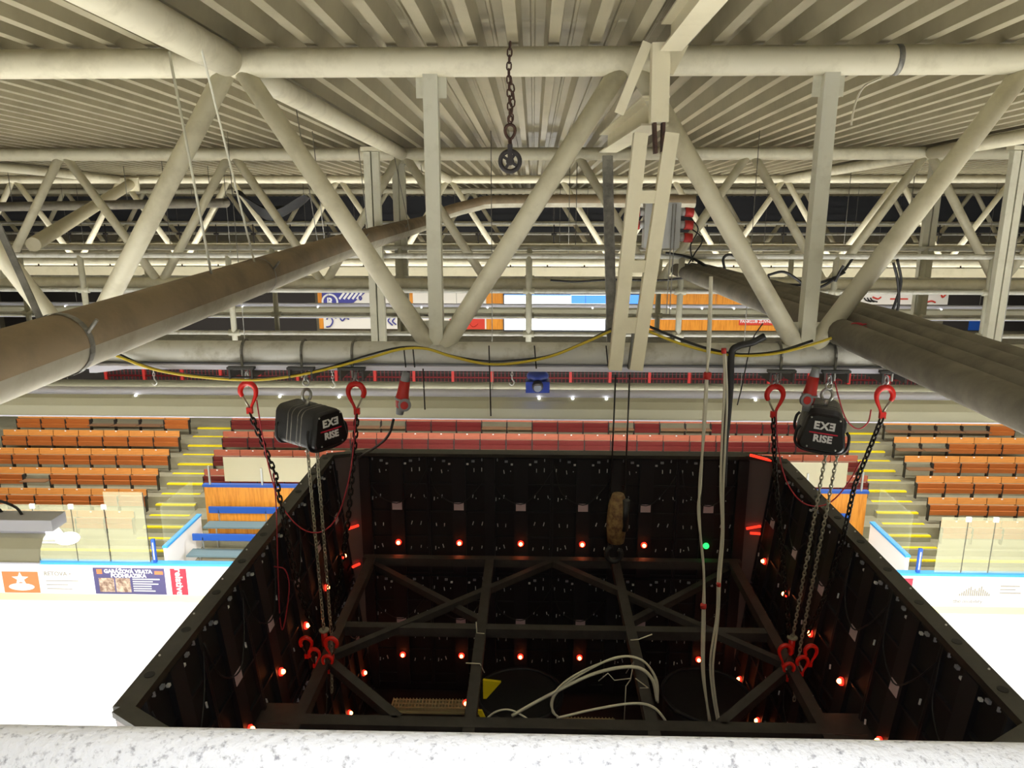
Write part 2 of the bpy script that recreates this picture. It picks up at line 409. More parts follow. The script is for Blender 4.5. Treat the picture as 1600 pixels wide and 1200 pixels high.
def strap(Y, w=.03):
    m = MB(); pts = [V((DXL+math.cos(a)*(DR+.008), Y, DZ(Y)+math.sin(a)*(DR+.008))) for a in [2*PI*i/24 for i in range(24)]]
    for i in range(24):
        a, b = pts[i], pts[(i+1) % 24]
        m.add([a-V((0, w, 0)), b-V((0, w, 0)), b+V((0, w, 0)), a+V((0, w, 0))], [(0, 1, 2, 3)])
    m.tube([pts[2]+V((.0, 0, -.02)), pts[2]+V((.06, 0, .05))], .01, 6)
    return m.build('strap_band', GALV, t)
strap(3.72, .022); strap(6.55, .014); strap(10.2, .014); strap(13.5, .014)
mb = MB(); mb.beam(at(84, 545, 3.72), at(-4, 350, 3.75), .035, .008, (0, 1, 0)); mb.build('hanger_strap', GALV, t)
mb = MB()
mb.tube(catmull([at(285, 40, 5.25), at(303, 48, 5.2), at(318, 90, 5.25), at(405, 440, 6.5)], 6), .009, 6); mb.build('hanger_wire', POSTP, t)
mb = MB(); mb.tube([at(264, 80, 5.3), at(331, 432, 5.5)], .009, 6); mb.build('hanger_wire', POSTP, t)
for a_, b_, Y in (((488, 205), (507, 375), 10), ((560, 230), (575, 365), 11), ((610, 215), (640, 360), 13), ((655, 235), (668, 345), 15), ((463, 170), (500, 400), 9)):
    mb = MB(); mb.tube([at(*a_, Y), at(*b_, Y)], .006, 5); mb.build('hanger_wire', GALV, t)

t = thing('ribbed_duct', (2.85, 6, CZ-1.1), 'grey dust-covered ribbed duct of parallel tubes descending at right', 'duct')
for i, (dx, dz, r_) in enumerate(((0, -.02, .105), (.165, .015, .09), (.32, .04, .088), (.47, .05, .085))):
    mb = MB(); mb.tube([V((2.42+dx, -6, CZ-.99+dz)), V((2.42+dx, 6.1, CZ-.98+dz)), V((2.42+dx*.8, 12.9, CZ-1.11+dz*.5))], r_, 16); mb.build('tube', DUSTG, t)

# ------------------------------------------------------------------ catwalks and hanger posts
def catwalk(y0, y1, xa, xb, zf, ztop, zmid, sp, label, off=0, r=.036, rails=True, thin=False):
    t = thing('catwalk', (0, (y0+y1)/2, zf-.15), label, 'catwalk', 'hanging catwalks')
    mb = MB(); mb.bbox((xa, y0, zf-.04), (xb, y1, zf)); mb.build('deck', GALV, t)
    for y in (y0, y1):
        mb = MB(); mb.bbox((xa, y-.03, zf-.10), (xb, y+.03, zf+.04)); mb.build('edge_channel', GALV if not thin else CREAM2, t)
        mb = MB(); mb.tube([(xa, y, ztop), (xb, y, ztop)], r, 10); mb.build('handrail', RAILP, t)
        for zz in zmid:
            mb = MB(); mb.tube([(xa, y, zz), (xb, y, zz)], r*.85, 10); mb.build('mid_rail', RAILP, t)
    x = xa + off
    while x < xb:
        for y in ((y0, y1) if not thin else (y0,)):
            mb = MB(); mb.tube([(x, y, zf), (x, y, ztop)], r*1.15 if not thin else .02, 8)
            for zz in zmid: mb.tube([(x-.09, y, zz), (x+.09, y, zz)], r*1.25, 8)
            mb.build('post', POSTP if not thin else IRON, t)
        x += sp
    return t
catwalk(12.2, 14.3, -14.65, 14.6, CZ-2.5, CZ-.85, (CZ-1.41, CZ-2.11), 2.43, 'nearest hanging catwalk with pale grey tube handrails behind the first truss', r=.043)
catwalk(20, 21.25, -20, 20, CZ-1.95, CZ-1.44, (CZ-1.70,), .97, 'second hanging catwalk with cream side beam and close dark uprights', r=.03, thin=True)
catwalk(26.4, 27.4, -24, 24, CZ-1.45, CZ-.75, (CZ-1.1,), 1.3, 'farthest hanging catwalk, thin cream rails under the third truss', r=.03, thin=True)
mb = MB(); mb.bbox((-20, 19.9, CZ-1.92), (20, 19.97, CZ-1.68)); tag(mb.build('side_beam', CREAM2), 'long cream fascia beam along the second catwalk', 'beam')
for Y, z, r_, nm in ((14.6, CZ-.86, .06, 'cream service pipe crossing just behind the nearest catwalk'), (17.5, CZ-1.35, .07, 'cream service pipe crossing above the second catwalk'), (23.5, CZ-2.45, .07, 'cream service pipe crossing below the second catwalk'), (30, CZ-.85, .10, 'cream service pipe crossing in front of the dark cladding'), (31.5, CZ-1.9, .14, 'fat cream service pipe in front of the far wall')):
    mb = MB(); mb.tube([(-24, Y, z), (24, Y, z)], r_, 12); o = tag(mb.build('service_pipe', CREAM), nm, 'pipe', 'service pipes crossing the hall')
    for x in (-14, -7, 0.8, 7, 14): mb = MB(); mb.tube([(x, Y, z), (x, Y, zroof(Y)-.02)], .008, 5); mb.build('hanger_rod', GALV, o, origin=o.location)
mb = MB(); mb.tube([(-14, 14, 7.27), (14, 14, 7.27)], .075, 14); o = tag(mb.build('service_pipe', RIGID), 'olive service pipe just above the near light trough', 'pipe', 'service pipes crossing the hall')
for x in (-9, 9): mb = MB(); mb.tube([(x, 14, 7.3), (x, 14, CZ-2.5)], .008, 5); mb.build('hanger_rod', GALV, o, origin=o.location)
mb = MB(); mb.tube([at(-160, 326, 17.2), at(352, 317, 17.2)], .105, 14); mb.ball(at(352, 317, 17.2), .105, 0, 12, 8); o = tag(mb.build('service_pipe', DUSTG), 'dusty grey pipe stub high at left behind the second truss', 'pipe', 'service pipes crossing the hall')
for px_ in (20, 200, 330): q = at(px_, 322, 17.2); mb = MB(); mb.tube([q, V((q.x, q.y, zroof(q.y)-.02))], .008, 5); mb.build('hanger_rod', GALV, o, origin=o.location)
mb = MB(); mb.tube(catmull([at(1376, 122, 6.6), at(1352, 134, 6.5), at(1340, 152, 6.5), at(1333, 176, 6.5), at(1330, 196, 6.5)], 5), .008, 6); tag(mb.build('hanging_rope', WCAB), 'short cream rope end dangling from the deck right of the right post', 'rope')
def hanger(x, y, label):
    t = thing('hanger_post', (x, y, CZ-2.55), label, 'post', 'catwalk hanger posts')
    z1 = zroof(y) - .2
    for s in (-1, 1):
        mb = MB(); mb.bbox((x+s*.064-.053, y-.06, CZ-2.55), (x+s*.064+.053, y+.06, z1)); mb.build('channel', POSTP, t)
    mb = MB(); mb.box((x, y, z1+.04), (.3, .2, .06)); mb.build('head_plate', CREAM, t)
hanger(-2.5, 12.06, 'nearer of two cream hanger posts behind the duct at centre left')
hanger(-2.5, 14.44, 'farther of two cream hanger posts behind the duct at centre left')
hanger(7.3, 12.06, 'nearer cream hanger post at the right edge, bluish white')
hanger(7.3, 14.44, 'farther cream hanger post at right, left of the bluish one')
# electrical box with sockets
t = thing('power_box', tuple(at(1045, 385, 11.9)), 'grey power distribution box with red sockets behind the lattice mast', 'electrical box')
c = at(1033, 352, 11.9)
mb = MB(); mb.box(c, (.54, .26, .68)); mb.build('enclosure', BOXG, t)
for s, n_ in ((1, 3), (-1, 2)):
    for i in range(n_):
        p = c + V((s*.27, -.05, .20-.19*i))
        mb = MB(); mb.tube([p, p+V((s*.075, 0, 0))], .062, 10); mb.tube([p+V((s*.075, 0, 0)), p+V((s*.20, 0, -.01))], .074, 10, 1); mb.build('socket', [BOXG, REDP], t)
mb = MB(); mb.tube(catmull([c+V((.38, -.06, .15)), c+V((.55, -.08, -.05)), c+V((.45, -.08, -.3)), c+V((.5, -.08, -.55))], 6), .012, 6); mb.build('cable', BLKC, t)
mb = MB(); mb.tube(catmull([c+V((.38, -.06, .0)), c+V((.62, -.08, -.2)), c+V((.52, -.08, -.42)), c+V((.42, -.08, -.6))], 6), .012, 6); mb.build('cable', BLKC, t)
mb = MB(); p = c+V((.14, -.14, 0)); mb.beam(p+V((0, 0, .32)), p+V((-.02, 0, -1.35)), .012, .012, (0, 1, 0)); mb.beam(p+V((.05, 0, .32)), p+V((.03, 0, -1.35)), .012, .012, (0, 1, 0)); mb.build('support_rail', GALV, t)
# bundle of black cables on the right
t = thing('cable_bundle', tuple(at(1200, 440, 12.0)), 'tangle of thick black cables hanging on the rail behind the right diagonal', 'cables')
for pts in ([(1040, 395), (1085, 405), (1130, 432), (1180, 440), (1260, 445), (1310, 430), (1335, 400)],
            [(1135, 430), (1130, 405), (1142, 398), (1160, 410), (1165, 440), (1175, 452)],
            [(1200, 430), (1225, 425), (1250, 440), (1262, 455), (1240, 470), (1205, 455), (1200, 430)],
            [(1090, 408), (1140, 436), (1200, 438), (1270, 452), (1320, 425)],
            [(1402, 405), (1408, 440), (1400, 470), (1388, 500)], [(1396, 410), (1403, 440), (1404, 475), (1396, 505)],
            [(1318, 415), (1312, 425), (1305, 440)]):
    mb = MB(); mb.tube(catmull([at(x, y, 12.02+.03*i) for i, (x, y) in enumerate(pts)], 6), .022, 7); mb.build('cable', BLKC, t)
mb = MB(); mb.tube(catmull([at(x, y, 12.1) for x, y in ((860, 438), (900, 440), (960, 437), (1030, 438), (1090, 432))], 6), .018, 6)
tag(mb.build('black_cable', BLKC), 'black cable lying along the second catwalk rail left of the mast', 'cable')
# black tarpaulin slung high on the left
mb = MB(); nx, ny = 16, 6; vs = []
a, b = at(365, 300, 16.5), at(476, 305, 16.5)
for i in range(nx+1):
    for j in range(ny+1):
        f, g = i/nx, j/ny; p = a.lerp(b, f); sag = .55*(1-(2*f-1)**2)
        vs.append(p + V((0, g*.5, -sag*(.55+.45*math.sin(PI*g)) + .12*math.sin(f*9+g*3)*.4)))
mb.add(vs, [(i*(ny+1)+j, (i+1)*(ny+1)+j, (i+1)*(ny+1)+j+1, i*(ny+1)+j+1) for i in range(nx) for j in range(ny)], 0, True)
tag(mb.build('hanging_tarpaulin', TARP), 'black tarpaulin slung in the roof between second and third truss', 'tarpaulin')

# ------------------------------------------------------------------ rusty chain with pulley
YP = 5.82; p0 = at(797, 66, YP); p1 = at(797, 192, YP)
t = thing('pulley_block', tuple(at(797, 272, YP)), 'rusty iron pulley wheel hanging on a chain from the nearest top chord', 'pulley')
mb = MB(); chain_mesh(mb, [p0, at(795, 110, YP), p1], .045, .006, .032); chain_mesh(mb, [at(797, 120, YP-.01), at(802, 150, YP-.01), at(798, 190, YP-.01)], .045, .006, .032); mb.build('chain', RUST, t)
c = at(797, 206, YP); mb = MB()
mb.tube([c+V((.036*math.sin(a)*(1-.25*math.cos(a)*-1), 0, .05*math.cos(a))) for a in [2*PI*i/18 for i in range(18)]], .0115, 8, 0, True); mb.tube([c+V((0, 0, -.05)), c+V((0, 0, -.12))], .013, 8); mb.build('eye_shackle', RUST, t)
c = at(797, 252, YP); mb = MB(); mb.torus(c, (0, 1, 0), .072, .017, 28, 8)
for i in range(4): a = PI/4+PI/2*i+.2; mb.beam(c, c+V((math.cos(a)*.066, 0, math.sin(a)*.066)), .022, .02, (0, 1, 0))
mb.disc(c, (0, 1, 0), .03, .04, 14); mb.build('wheel', IRON, t)
mb = MB(); mb.beam(c+V((0, -.025, .12)), c+V((0, -.028, -.02)), .035, .012, (0, 1, 0)); mb.build('side_strap', IRON, t)

# ------------------------------------------------------------------ clamps, hoists, safety chains
YC = 6.0
def clamp(x, label, tilt=0):
    zb = ZB1 - .09
    t = thing('beam_clamp', (x, YC, zb-.2), label, 'clamp', 'black beam clamps under the nearest truss')
    mb = MB(); mb.tube([V((x, YC-.10*math.cos(a), ZB1+.10*math.sin(a))) for a in [PI*i/10 for i in range(11)]] , .011, 7)
    mb.tube([V((x, YC-.10, ZB1)), V((x, YC-.10, zb-.1))], .011, 7); mb.tube([V((x, YC+.10, ZB1)), V((x, YC+.10, zb-.1))], .011, 7); mb.build('u_bolt', GALV, t)
    mb = MB(); mb.box((x, YC, zb-.018), (.22, .30, .02)); mb.box((x-.09, YC, zb-.065), (.015, .30, .08)); mb.box((x+.09, YC, zb-.065), (.015, .30, .08)); mb.build('channel', CLAMP, t)
    mb = MB(); mb.torus((x, YC-.02, zb-.11), (1, 0, 0), .032, .009, 14, 6); mb.torus((x, YC-.02, zb-.16), (0, 1, 0), .026, .008, 14, 6); mb.build('shackle', SILV, t)
    return zb-.17
XL, XR = -1.86, 2.39
names = ['leftmost', 'middle', 'rightmost']
for i, x in enumerate((-2.345, XL, -1.45)): zsh = clamp(x, 'black beam clamp above the left hoist, %s of that trio' % names[i])
for i, x in enumerate((1.965, XR, 2.84)): clamp(x, 'black beam clamp above the right hoist, %s of that trio' % names[i])

def rounded(w, h, r, top=.8, n=5):
    out = []
    for cx, cz, a0, rr in ((w/2, -h/2, -90, r), (w/2*top, h/2, 0, r*1.4), (-w/2*top, h/2, 90, r*1.4), (-w/2, -h/2, 180, r)):
        sx, sz = (1 if cx > 0 else -1), (1 if cz > 0 else -1)
        for i in range(n+1):
            a = R(a0 + 90*i/n); out.append((cx - sx*rr + rr*math.cos(a), cz - sz*rr + rr*math.sin(a)))
    return out
def loft(mb, sections, mi=0, smooth=True):
    n = len(sections[0]); vs = [v for s_ in sections for v in s_]
    fs = [(i*n+k, i*n+(k+1) % n, (i+1)*n+(k+1) % n, (i+1)*n+k) for i in range(len(sections)-1) for k in range(n)]
    mb.add(vs, fs, mi, smooth)
    mb.add(sections[0], [tuple(reversed(range(n)))], mi); mb.add(sections[-1], [tuple(range(n))], mi)
def hoist(x, z, yaw, roll, label):
    t = thing('chain_hoist', (x, YC, z), label, 'hoist', 'electric chain hoists')
    t['_o'] = [0, 0, 0]
    W, H, L = .36, .31, .52
    def sec(y, k=1.0, dz=0): return [V((a*k, y, b*k+dz)) for a, b in rounded(W, H, .055, .80)]
    mb = MB(); loft(mb, [sec(-.24, .97), sec(-.235), sec(.25), sec(.265, .93)])
    for y in (-.10, -.05, .03, .08):
        loft(mb, [sec(y-.006, 1.0), sec(y-.004, 1.014), sec(y+.004, 1.014), sec(y+.006, 1.0)], 1)
    mb.build('body', [HOISTB, GALV], t)
    mb = MB(); loft(mb, [sec(-.285, .88), sec(-.272, .96), sec(-.24, .985)])
    for sx in (-1, 1):
        for sz in (-1, 1): mb.ball((sx*.105, -.287, sz*.12 - (.0 if sz > 0 else 0)), .008, 1)
    fc = mb.build('front_cover', [HOISTF, SILV], t)
    M = panelM((0, -.287, .028), (1, 0, 0), (0, 0, 1))
    mb = MB(); text_mesh(mb, 'E', M @ Matrix.Translation((-.058, .03, 0)), .085, 0, .0035); text_mesh(mb, 'X', M @ Matrix.Translation((0, .03, 0)), .085, 0, .0035); text_mesh(mb, 'E', M @ Matrix.Translation((.058, .03, 0)), .085, 0, .0035, mirror=True)
    text_mesh(mb, 'RISE', M @ Matrix.Translation((0, -.075, 0)), .078, 0, .003); mb.box((0, -.288, -.0), (.21, .004, .009), None, 1); mb.build('lettering', [WHITE, REDL], fc)
    for y in (-.22, .20):
        mb = MB(); q = [V((-W/2+.01, y, .02)), V((-W/2-.014, y-.01, -.02)), V((-W/2-.010, y-.01, -.12)), V((-.11, y-.01, -.168)), V((.11, y-.01, -.168)), V((W/2+.010, y-.01, -.12)), V((W/2+.014, y-.01, -.02)), V((W/2-.01, y, .02))]
        mb.tube(catmull(q, 5), .012, 7); mb.build('guard_bar', HOISTB if y < 0 else CLAMP, t)
    mb = MB()
    pts = [V((.042*math.cos(R(a)), 0, H/2+.09+.05*math.sin(R(a)))) for a in range(-60, 250, 15)]
    mb.tube(pts, [.013]*len(pts), 8); mb.tube([V((.0, 0, H/2-.01)), V((0, 0, H/2+.05))], .02, 10); mb.build('top_hook', SILV, t)
    t.rotation_euler = (0, roll, yaw)
    bpy.context.view_layer.update()
    return t
zh = CZ - 1.80
HL = hoist(XL+.0, zh, R(53), R(-2), 'left black chain hoist lettered in white, turned slightly sideways')
HR = hoist(XR-.02, zh+.03, R(-18), R(4), 'right black chain hoist lettered in white, facing the viewer')
APL, APR = V((-1.85, 6.0, 6.72)), V((2.30, 6.0, 6.72))
for H_, x, ap, d in ((HL, XL, APL, .06), (HR, XR, APR, -.05)):
    inv = (Matrix.Translation(H_.location) @ H_.rotation_euler.to_matrix().to_4x4()).inverted()
    mb = MB(); chain_mesh(mb, [inv @ V((x-.0, YC-.1, zh-.15)), inv @ (ap+V((0, 0, .22)))], .034, .0055, .023); mb.build('load_chain', CHAINM, H_)
    mb = MB(); chain_mesh(mb, [inv @ V((x+.085, YC-.12, zh-.15)), inv @ (ap+V((.07, -.02, .2))), inv @ (ap+V((.05, -.05, -.35)))], .034, .0055, .023); mb.build('slack_chain', CHAINM, H_)
    mb = MB(); p = ap+V((0, 0, .16)); mb.tube([inv @ (p+V((0, 0, .09))), inv @ (p-V((0, 0, .06)))], .028, 12); mb.disc(inv @ (p+V((0, 0, .09))), inv.to_3x3() @ V((0, 0, 1)), .045, .014, 16, 1); mb.build('bottom_block', [REDH, CHAINM], H_)
def sling_hook(mb, c, s=1, mi=0, flip=1):
    """open-topped hook hanging over a shackle at c; stem at the bottom"""
    pts = [(-.050, -.035), (-.062, -.005), (-.058, .03), (-.034, .062), (.0, .074), (.036, .060), (.058, .028), (.060, -.012), (.044, -.058), (.024, -.10), (.008, -.15)]
    pts = catmull([c+V((flip*x*s, 0, z*s)) for x, z in pts], 4); n_ = len(pts)
    mb.tube(pts, [(.012+.012*math.sin(PI*min(1, .15+i/n_)))*s for i in range(n_)], 8, mi)
    mb.tube([c+V((-flip*.05*s, 0, -.03*s)), c+V((-flip*.0*s, 0, -.13*s))], .008*s, 6, mi+1)
    mb.box(c+V((0, 0, -.15*s)), (.045*s, .03*s, .05*s), None, mi)
def safety_chain(x, path, label, flip=1):
    c = V((x, YC-.02, zsh-.075))
    t = thing('safety_chain', tuple(c), label, 'chain', 'dark safety chains with red hooks')
    mb = MB(); sling_hook(mb, c, 1.05, 0, flip); mb.build('hook', [REDH, CHAINM], t)
    mb = MB(); chain_mesh(mb, [c+V((0, 0, -.18))]+path, .05, .0085, .034); mb.build('chain', CHAIND, t)
    return t
safety_chain(-2.345, catmull([at(430, 740, 5.95), at(447, 830, 5.9), at(470, 930, 5.9), at(492, 985, 5.95)], 6), 'dark chain with red hook left of the left hoist')
safety_chain(-1.45, catmull([at(551, 730, 5.98), at(543, 820, 5.95), at(528, 920, 5.95), at(520, 985, 5.98)], 6), 'dark chain with red hook right of the left hoist', -1)
safety_chain(1.965, catmull([at(1211, 740, 5.98), at(1220, 840, 5.95), at(1228, 930, 5.95), at(1232, 990, 5.98)], 6), 'dark chain with red hook left of the right hoist')
safety_chain(2.84, catmull([at(1335, 760, 5.98), at(1312, 860, 5.95), at(1285, 940, 5.95), at(1262, 990, 5.98)], 6), 'dark chain with red hook right of the right hoist', -1)
def cluster(ap, side, label):
    t = thing('hook_cluster', tuple(ap), label, 'hooks', 'red hook clusters on the scoreboard frame')
    for i, (dx, dz, s) in enumerate(((-.15*side, .10, .82), (.08*side, .11, .85), (-.07*side, .02, .75), (.05*side, -.03, .7))):
        mb = MB(); sling_hook(mb, ap+V((dx, -.06-.02*i, dz+.05)), s, 0, -1 if i % 2 else 1); mb.build('hook', [REDH, RUST], t)
    for dx in (-.07, .0, .07):
        mb = MB(); mb.torus(ap+V((dx, -.06, -.03)), (1, .3, 0), .038, .009, 14, 6); mb.build('shackle', SILV, t)
cluster(APL, 1, 'cluster of red hooks and shackles on frame under left hoist')
cluster(APR, -1, 'cluster of red hooks and shackles on frame under right hoist')
# thin red cords
for pts, lb in (([(401, 625), (410, 680), (424, 745), (440, 790), (470, 825), (502, 831), (528, 805), (546, 745), (553, 690), (556, 640)], 'thin red cord drooping between the two chains of the left hoist'),
                ([(1212, 640), (1216, 700), (1228, 750), (1250, 782), (1275, 791), (1300, 783), (1325, 755), (1345, 720)], 'thin red cord drooping between the two chains of the right hoist'),
                ([(1303, 588), (1310, 620), (1322, 655), (1340, 670), (1356, 660), (1361, 640)], 'short red cord looped beside the top of the right hoist'),
                ([(428, 740), (432, 800), (434, 880), (437, 960), (441, 984), (447, 960), (452, 915), (445, 890), (428, 885)], 'loose red cord hanging inside the left scoreboard wall')):
    mb = MB(); mb.tube(catmull([at(x, y, 5.93) for x, y in pts], 6), .006, 5); tag(mb.build('red_cord', REDC), lb, 'cord', 'thin red cords')
mb = MB()
for i in range(7): mb.tube(catmull([at(1342, 516, 5.7)+V((random.uniform(-.1, .1), random.uniform(-.03, .03), random.uniform(-.02, .05))) for _ in range(4)], 5), .006, 5)
tag(mb.build('red_cord', REDC), 'tangled knot of red cord on the ribbed duct', 'cord', 'thin red cords')
# industrial connectors
def connector(px, py, label, tilt, face=1):
    c = at(px, py, 5.9); t = thing('power_connector', tuple(c), label, 'plug', 'red power connectors')
    t['_o'] = [0, 0, 0]
    mb = MB(); mb.tube([V((0, 0, .20)), V((0, 0, .12))], [.030, .04], 12); mb.build('cable_gland', GREYP, t)
    mb = MB(); mb.tube([V((0, 0, .125)), V((0, 0, .02)), V((0, 0, -.02)), V((0, 0, -.10))], [.042, .048, .055, .042], 12); mb.build('plug_body', REDP, t)
    mb = MB(); mb.tube([V((0, 0, -.02)), V((0, 0, -.035))], .062, 12); mb.disc((.035*face, -.05, -.06), (.2, -1, .1), .052, .03, 16); mb.disc((.035*face, -.067, -.06), (.2, -1, .1), .032, .012, 14, 1); mb.build('locking_cap', [GREYP, REDP], t)
    mb = MB(); mb.tube([V((0, 0, -.10)), V((0, 0, -.16))], [.036, .03], 12); mb.build('cable_gland', GREYP, t)
    t.rotation_euler = (0, tilt, 0); return c
connector(629, 618, 'red power connector hanging on a black cable right of the left hoist', R(11))
connector(1266, 612, 'red power connector half hidden behind the right hoist', R(8), -1)
mb = MB(); mb.tube(catmull([at(638, 580, 5.92), at(636, 590, 5.9)], 3), .012, 6); mb.tube(catmull([at(615, 655, 5.9), at(608, 678, 5.95), at(592, 695, 6.6), at(560, 715, 7.6)], 6), .012, 6)
tag(mb.build('hanging_cable', BLKC), 'black cable of the left red connector dropping to the scoreboard rim', 'cable')

# ------------------------------------------------------------------ cables along the bottom chord
YK = 5.86
def cable(pts, r, m, label, cat='cable', Y=YK, name='cable', n=8, dY=0, group=None):
    mb = MB(); mb.tube(catmull([at(p[0], p[1], p[2] if len(p) > 2 else Y+dY) for p in pts], n), r, 7)
    return tag(mb.build(name, m), label, cat, group)
yl = [(182, 556), (240, 577), (310, 589), (390, 594), (450, 589), (510, 577), (575, 560), (625, 546), (665, 545), (705, 557), (755, 568), (800, 568), (860, 557), (915, 535), (955, 517)]
yr = [(1014, 518), (1060, 536), (1110, 550), (1160, 556), (1215, 552), (1270, 538), (1320, 522), (1360, 517), (1432, 516)]
cable(yl, .011, YEL, 'yellow cable swagged along the left half of the bottom chord', name='yellow_cable')
cable([(x, y-3+2*math.sin(x*.03)) for x, y in yl], .008, BLKC, 'black cable twisted with the yellow one, left of the mast', name='black_cable', dY=.02)
cable(yr, .011, YEL, 'yellow cable swagged along the bottom chord right of the mast', name='yellow_cable')
cable([(x, y-5-3*math.sin(x*.02)) for x, y in yr[:6]], .011, BLKC, 'black cable above the yellow one, right of the mast', name='black_cable', dY=.02)
cable([(1195, 525), (1175, 535), (1155, 540), (1143, 552), (1141, 600), (1136, 660), (1132, 700), (1130, 760)], .028, BLKC, 'thick black cable bending over the chord beside the white cables', name='black_cable')
cable([(1192, 505), (1176, 530), (1168, 560), (1160, 600), (1152, 633)], .005, BLKC, 'thin black wire end sticking up beside the thick black cable', 'wire', name='black_wire')
for i, (x, y0, y1) in enumerate(((631, 542, 574), (645, 542, 574), (835, 540, 576), (947, 540, 572), (661, 576, 640), (764, 540, 650))):
    p0_, p1_ = at(x, y0, 5.86), at(x+3, y1, 5.86); mb = MB(); mb.tube([p0_, p1_], .0055, 5)
    tag(mb.build('cable_tie' if i < 4 else 'hanging_wire', BLKC), ['black tie on chord beside the left diagonals, first of a pair', 'black tie on chord beside the left diagonals, second of a pair', 'thin black tie on the chord above the blue spotlight', 'black tie on the chord just left of the mast', 'thin black wire hanging below the chord right of the red connector', 'long thin black wire hanging below the chord left of the blue spotlight'][i], 'cable tie' if i < 4 else 'wire')
# white cables dropping into the scoreboard
wb = [[(1110, 432), (1109, 480), (1106, 540), (1105, 600), (1100, 680), (1093, 760), (1094, 830), (1100, 900), (1098, 960), (1097, 1040), (1103, 1090), (1110, 1128)],
      [(1112, 432), (1111, 480), (1109, 540), (1103, 600), (1098, 690), (1095, 760), (1091, 800), (1099, 880), (1101, 960), (1100, 1050), (1108, 1128)]]
t = thing('white_cables', tuple(at(1100, 1000, YK)), 'left bundle of cream cables with red tape dropping into the scoreboard', 'cables')
for k, pts in enumerate(wb):
    mb = MB(); mb.tube(catmull([at(x, y, 5.82-.01*k) for x, y in pts], 6), .0105, 7); mb.build('cable', WCAB, t)
mb = MB(); mb.tube([at(1106, 582, 5.8), at(1105, 592, 5.8)], .03, 8); mb.tube([at(1099, 944, 5.8), at(1099, 950, 5.8)], .026, 8); mb.build('red_tape', REDP, t)
wb = [[(1131, 550), (1132, 600), (1128, 690), (1126, 760), (1128, 830), (1122, 900), (1120, 960), (1110, 1030), (1113, 1080), (1121, 1127)],
      [(1133, 552), (1136, 620), (1133, 700), (1130, 770), (1130, 840), (1125, 910), (1122, 970), (1114, 1040), (1118, 1090), (1124, 1127)]]
t = thing('white_cables', tuple(at(1125, 1000, YK)), 'right bundle of cream cables beside the thick black cable', 'cables')
for k, pts in enumerate(wb):
    mb = MB(); mb.tube(catmull([at(x, y, 5.81-.01*k) for x, y in pts], 6), .010, 7); mb.build('cable', WCAB, t)
mb = MB(); mb.tube([at(1131, 544, 5.8), at(1131, 552, 5.8)], .02, 8); mb.tube([at(1123, 910, 5.8), at(1123, 916, 5.8)], .018, 8); mb.build('red_tape', REDP, t)
for pts, r_, lb in (([(800, 1118), (860, 1085), (930, 1052), (990, 1042), (1018, 1060), (1027, 1095)], .014, 'thick grey cable lying across the frame in an arch'),
                    ([(1027, 1090), (1022, 1055), (1000, 1030), (960, 1028), (900, 1058), (868, 1085), (863, 1110), (872, 1120)], .009, 'tall loop of cream cable on the scoreboard frame'),
                    ([(870, 1122), (930, 1108), (990, 1099), (1022, 1106), (1042, 1132), (1030, 1140), (1005, 1150)], .011, 'low loop of cream cable curling back over the near beam'),
                    ([(1028, 1098), (1026, 1062), (1006, 1034), (975, 1026), (915, 1046), (875, 1072), (861, 1098), (868, 1118)], .008, 'second cream cable running inside the tall loop'),
                    ([(755, 1128), (775, 1112), (800, 1110), (830, 1128), (840, 1145)], .008, 'thin white cable looping down at the black drum')):
    cable(pts, r_, WCAB, lb, Y=5.35, name='coiled_cable', dY=0)
# hook block on two ropes
t = thing('hook_block', tuple(at(960, 800, 5.75)), 'taped ochre hook block hanging on two ropes inside the scoreboard', 'hook block')
for a, b in (((962, 585), (954, 772)), ((984, 585), (976, 775))):
    mb = MB(); mb.tube([at(*a, 5.75), at(*b, 5.75)], .007, 6); mb.build('rope', BLKC, t)
p, q = at(966, 772, 5.75), at(962, 846, 5.75)
mb = MB(); mb.tube([p, p.lerp(q, .2), p.lerp(q, .6), q], [.05, .075, .085, .07], 12); mb.build('block_body', OCHRE, t)
mb = MB(); mb.tube([p+V((.06, -.05, -.03)), q+V((.06, -.05, .12))], .03, 8); mb.build('side_plate', BLKC, t)
c = at(959, 866, 5.75); mb = MB(); mb.tube([c+V((.06*math.cos(R(a)), 0, .065*math.sin(R(a)))) for a in range(100, 420, 20)], .022, 8); mb.build('hook', BLACK, t)

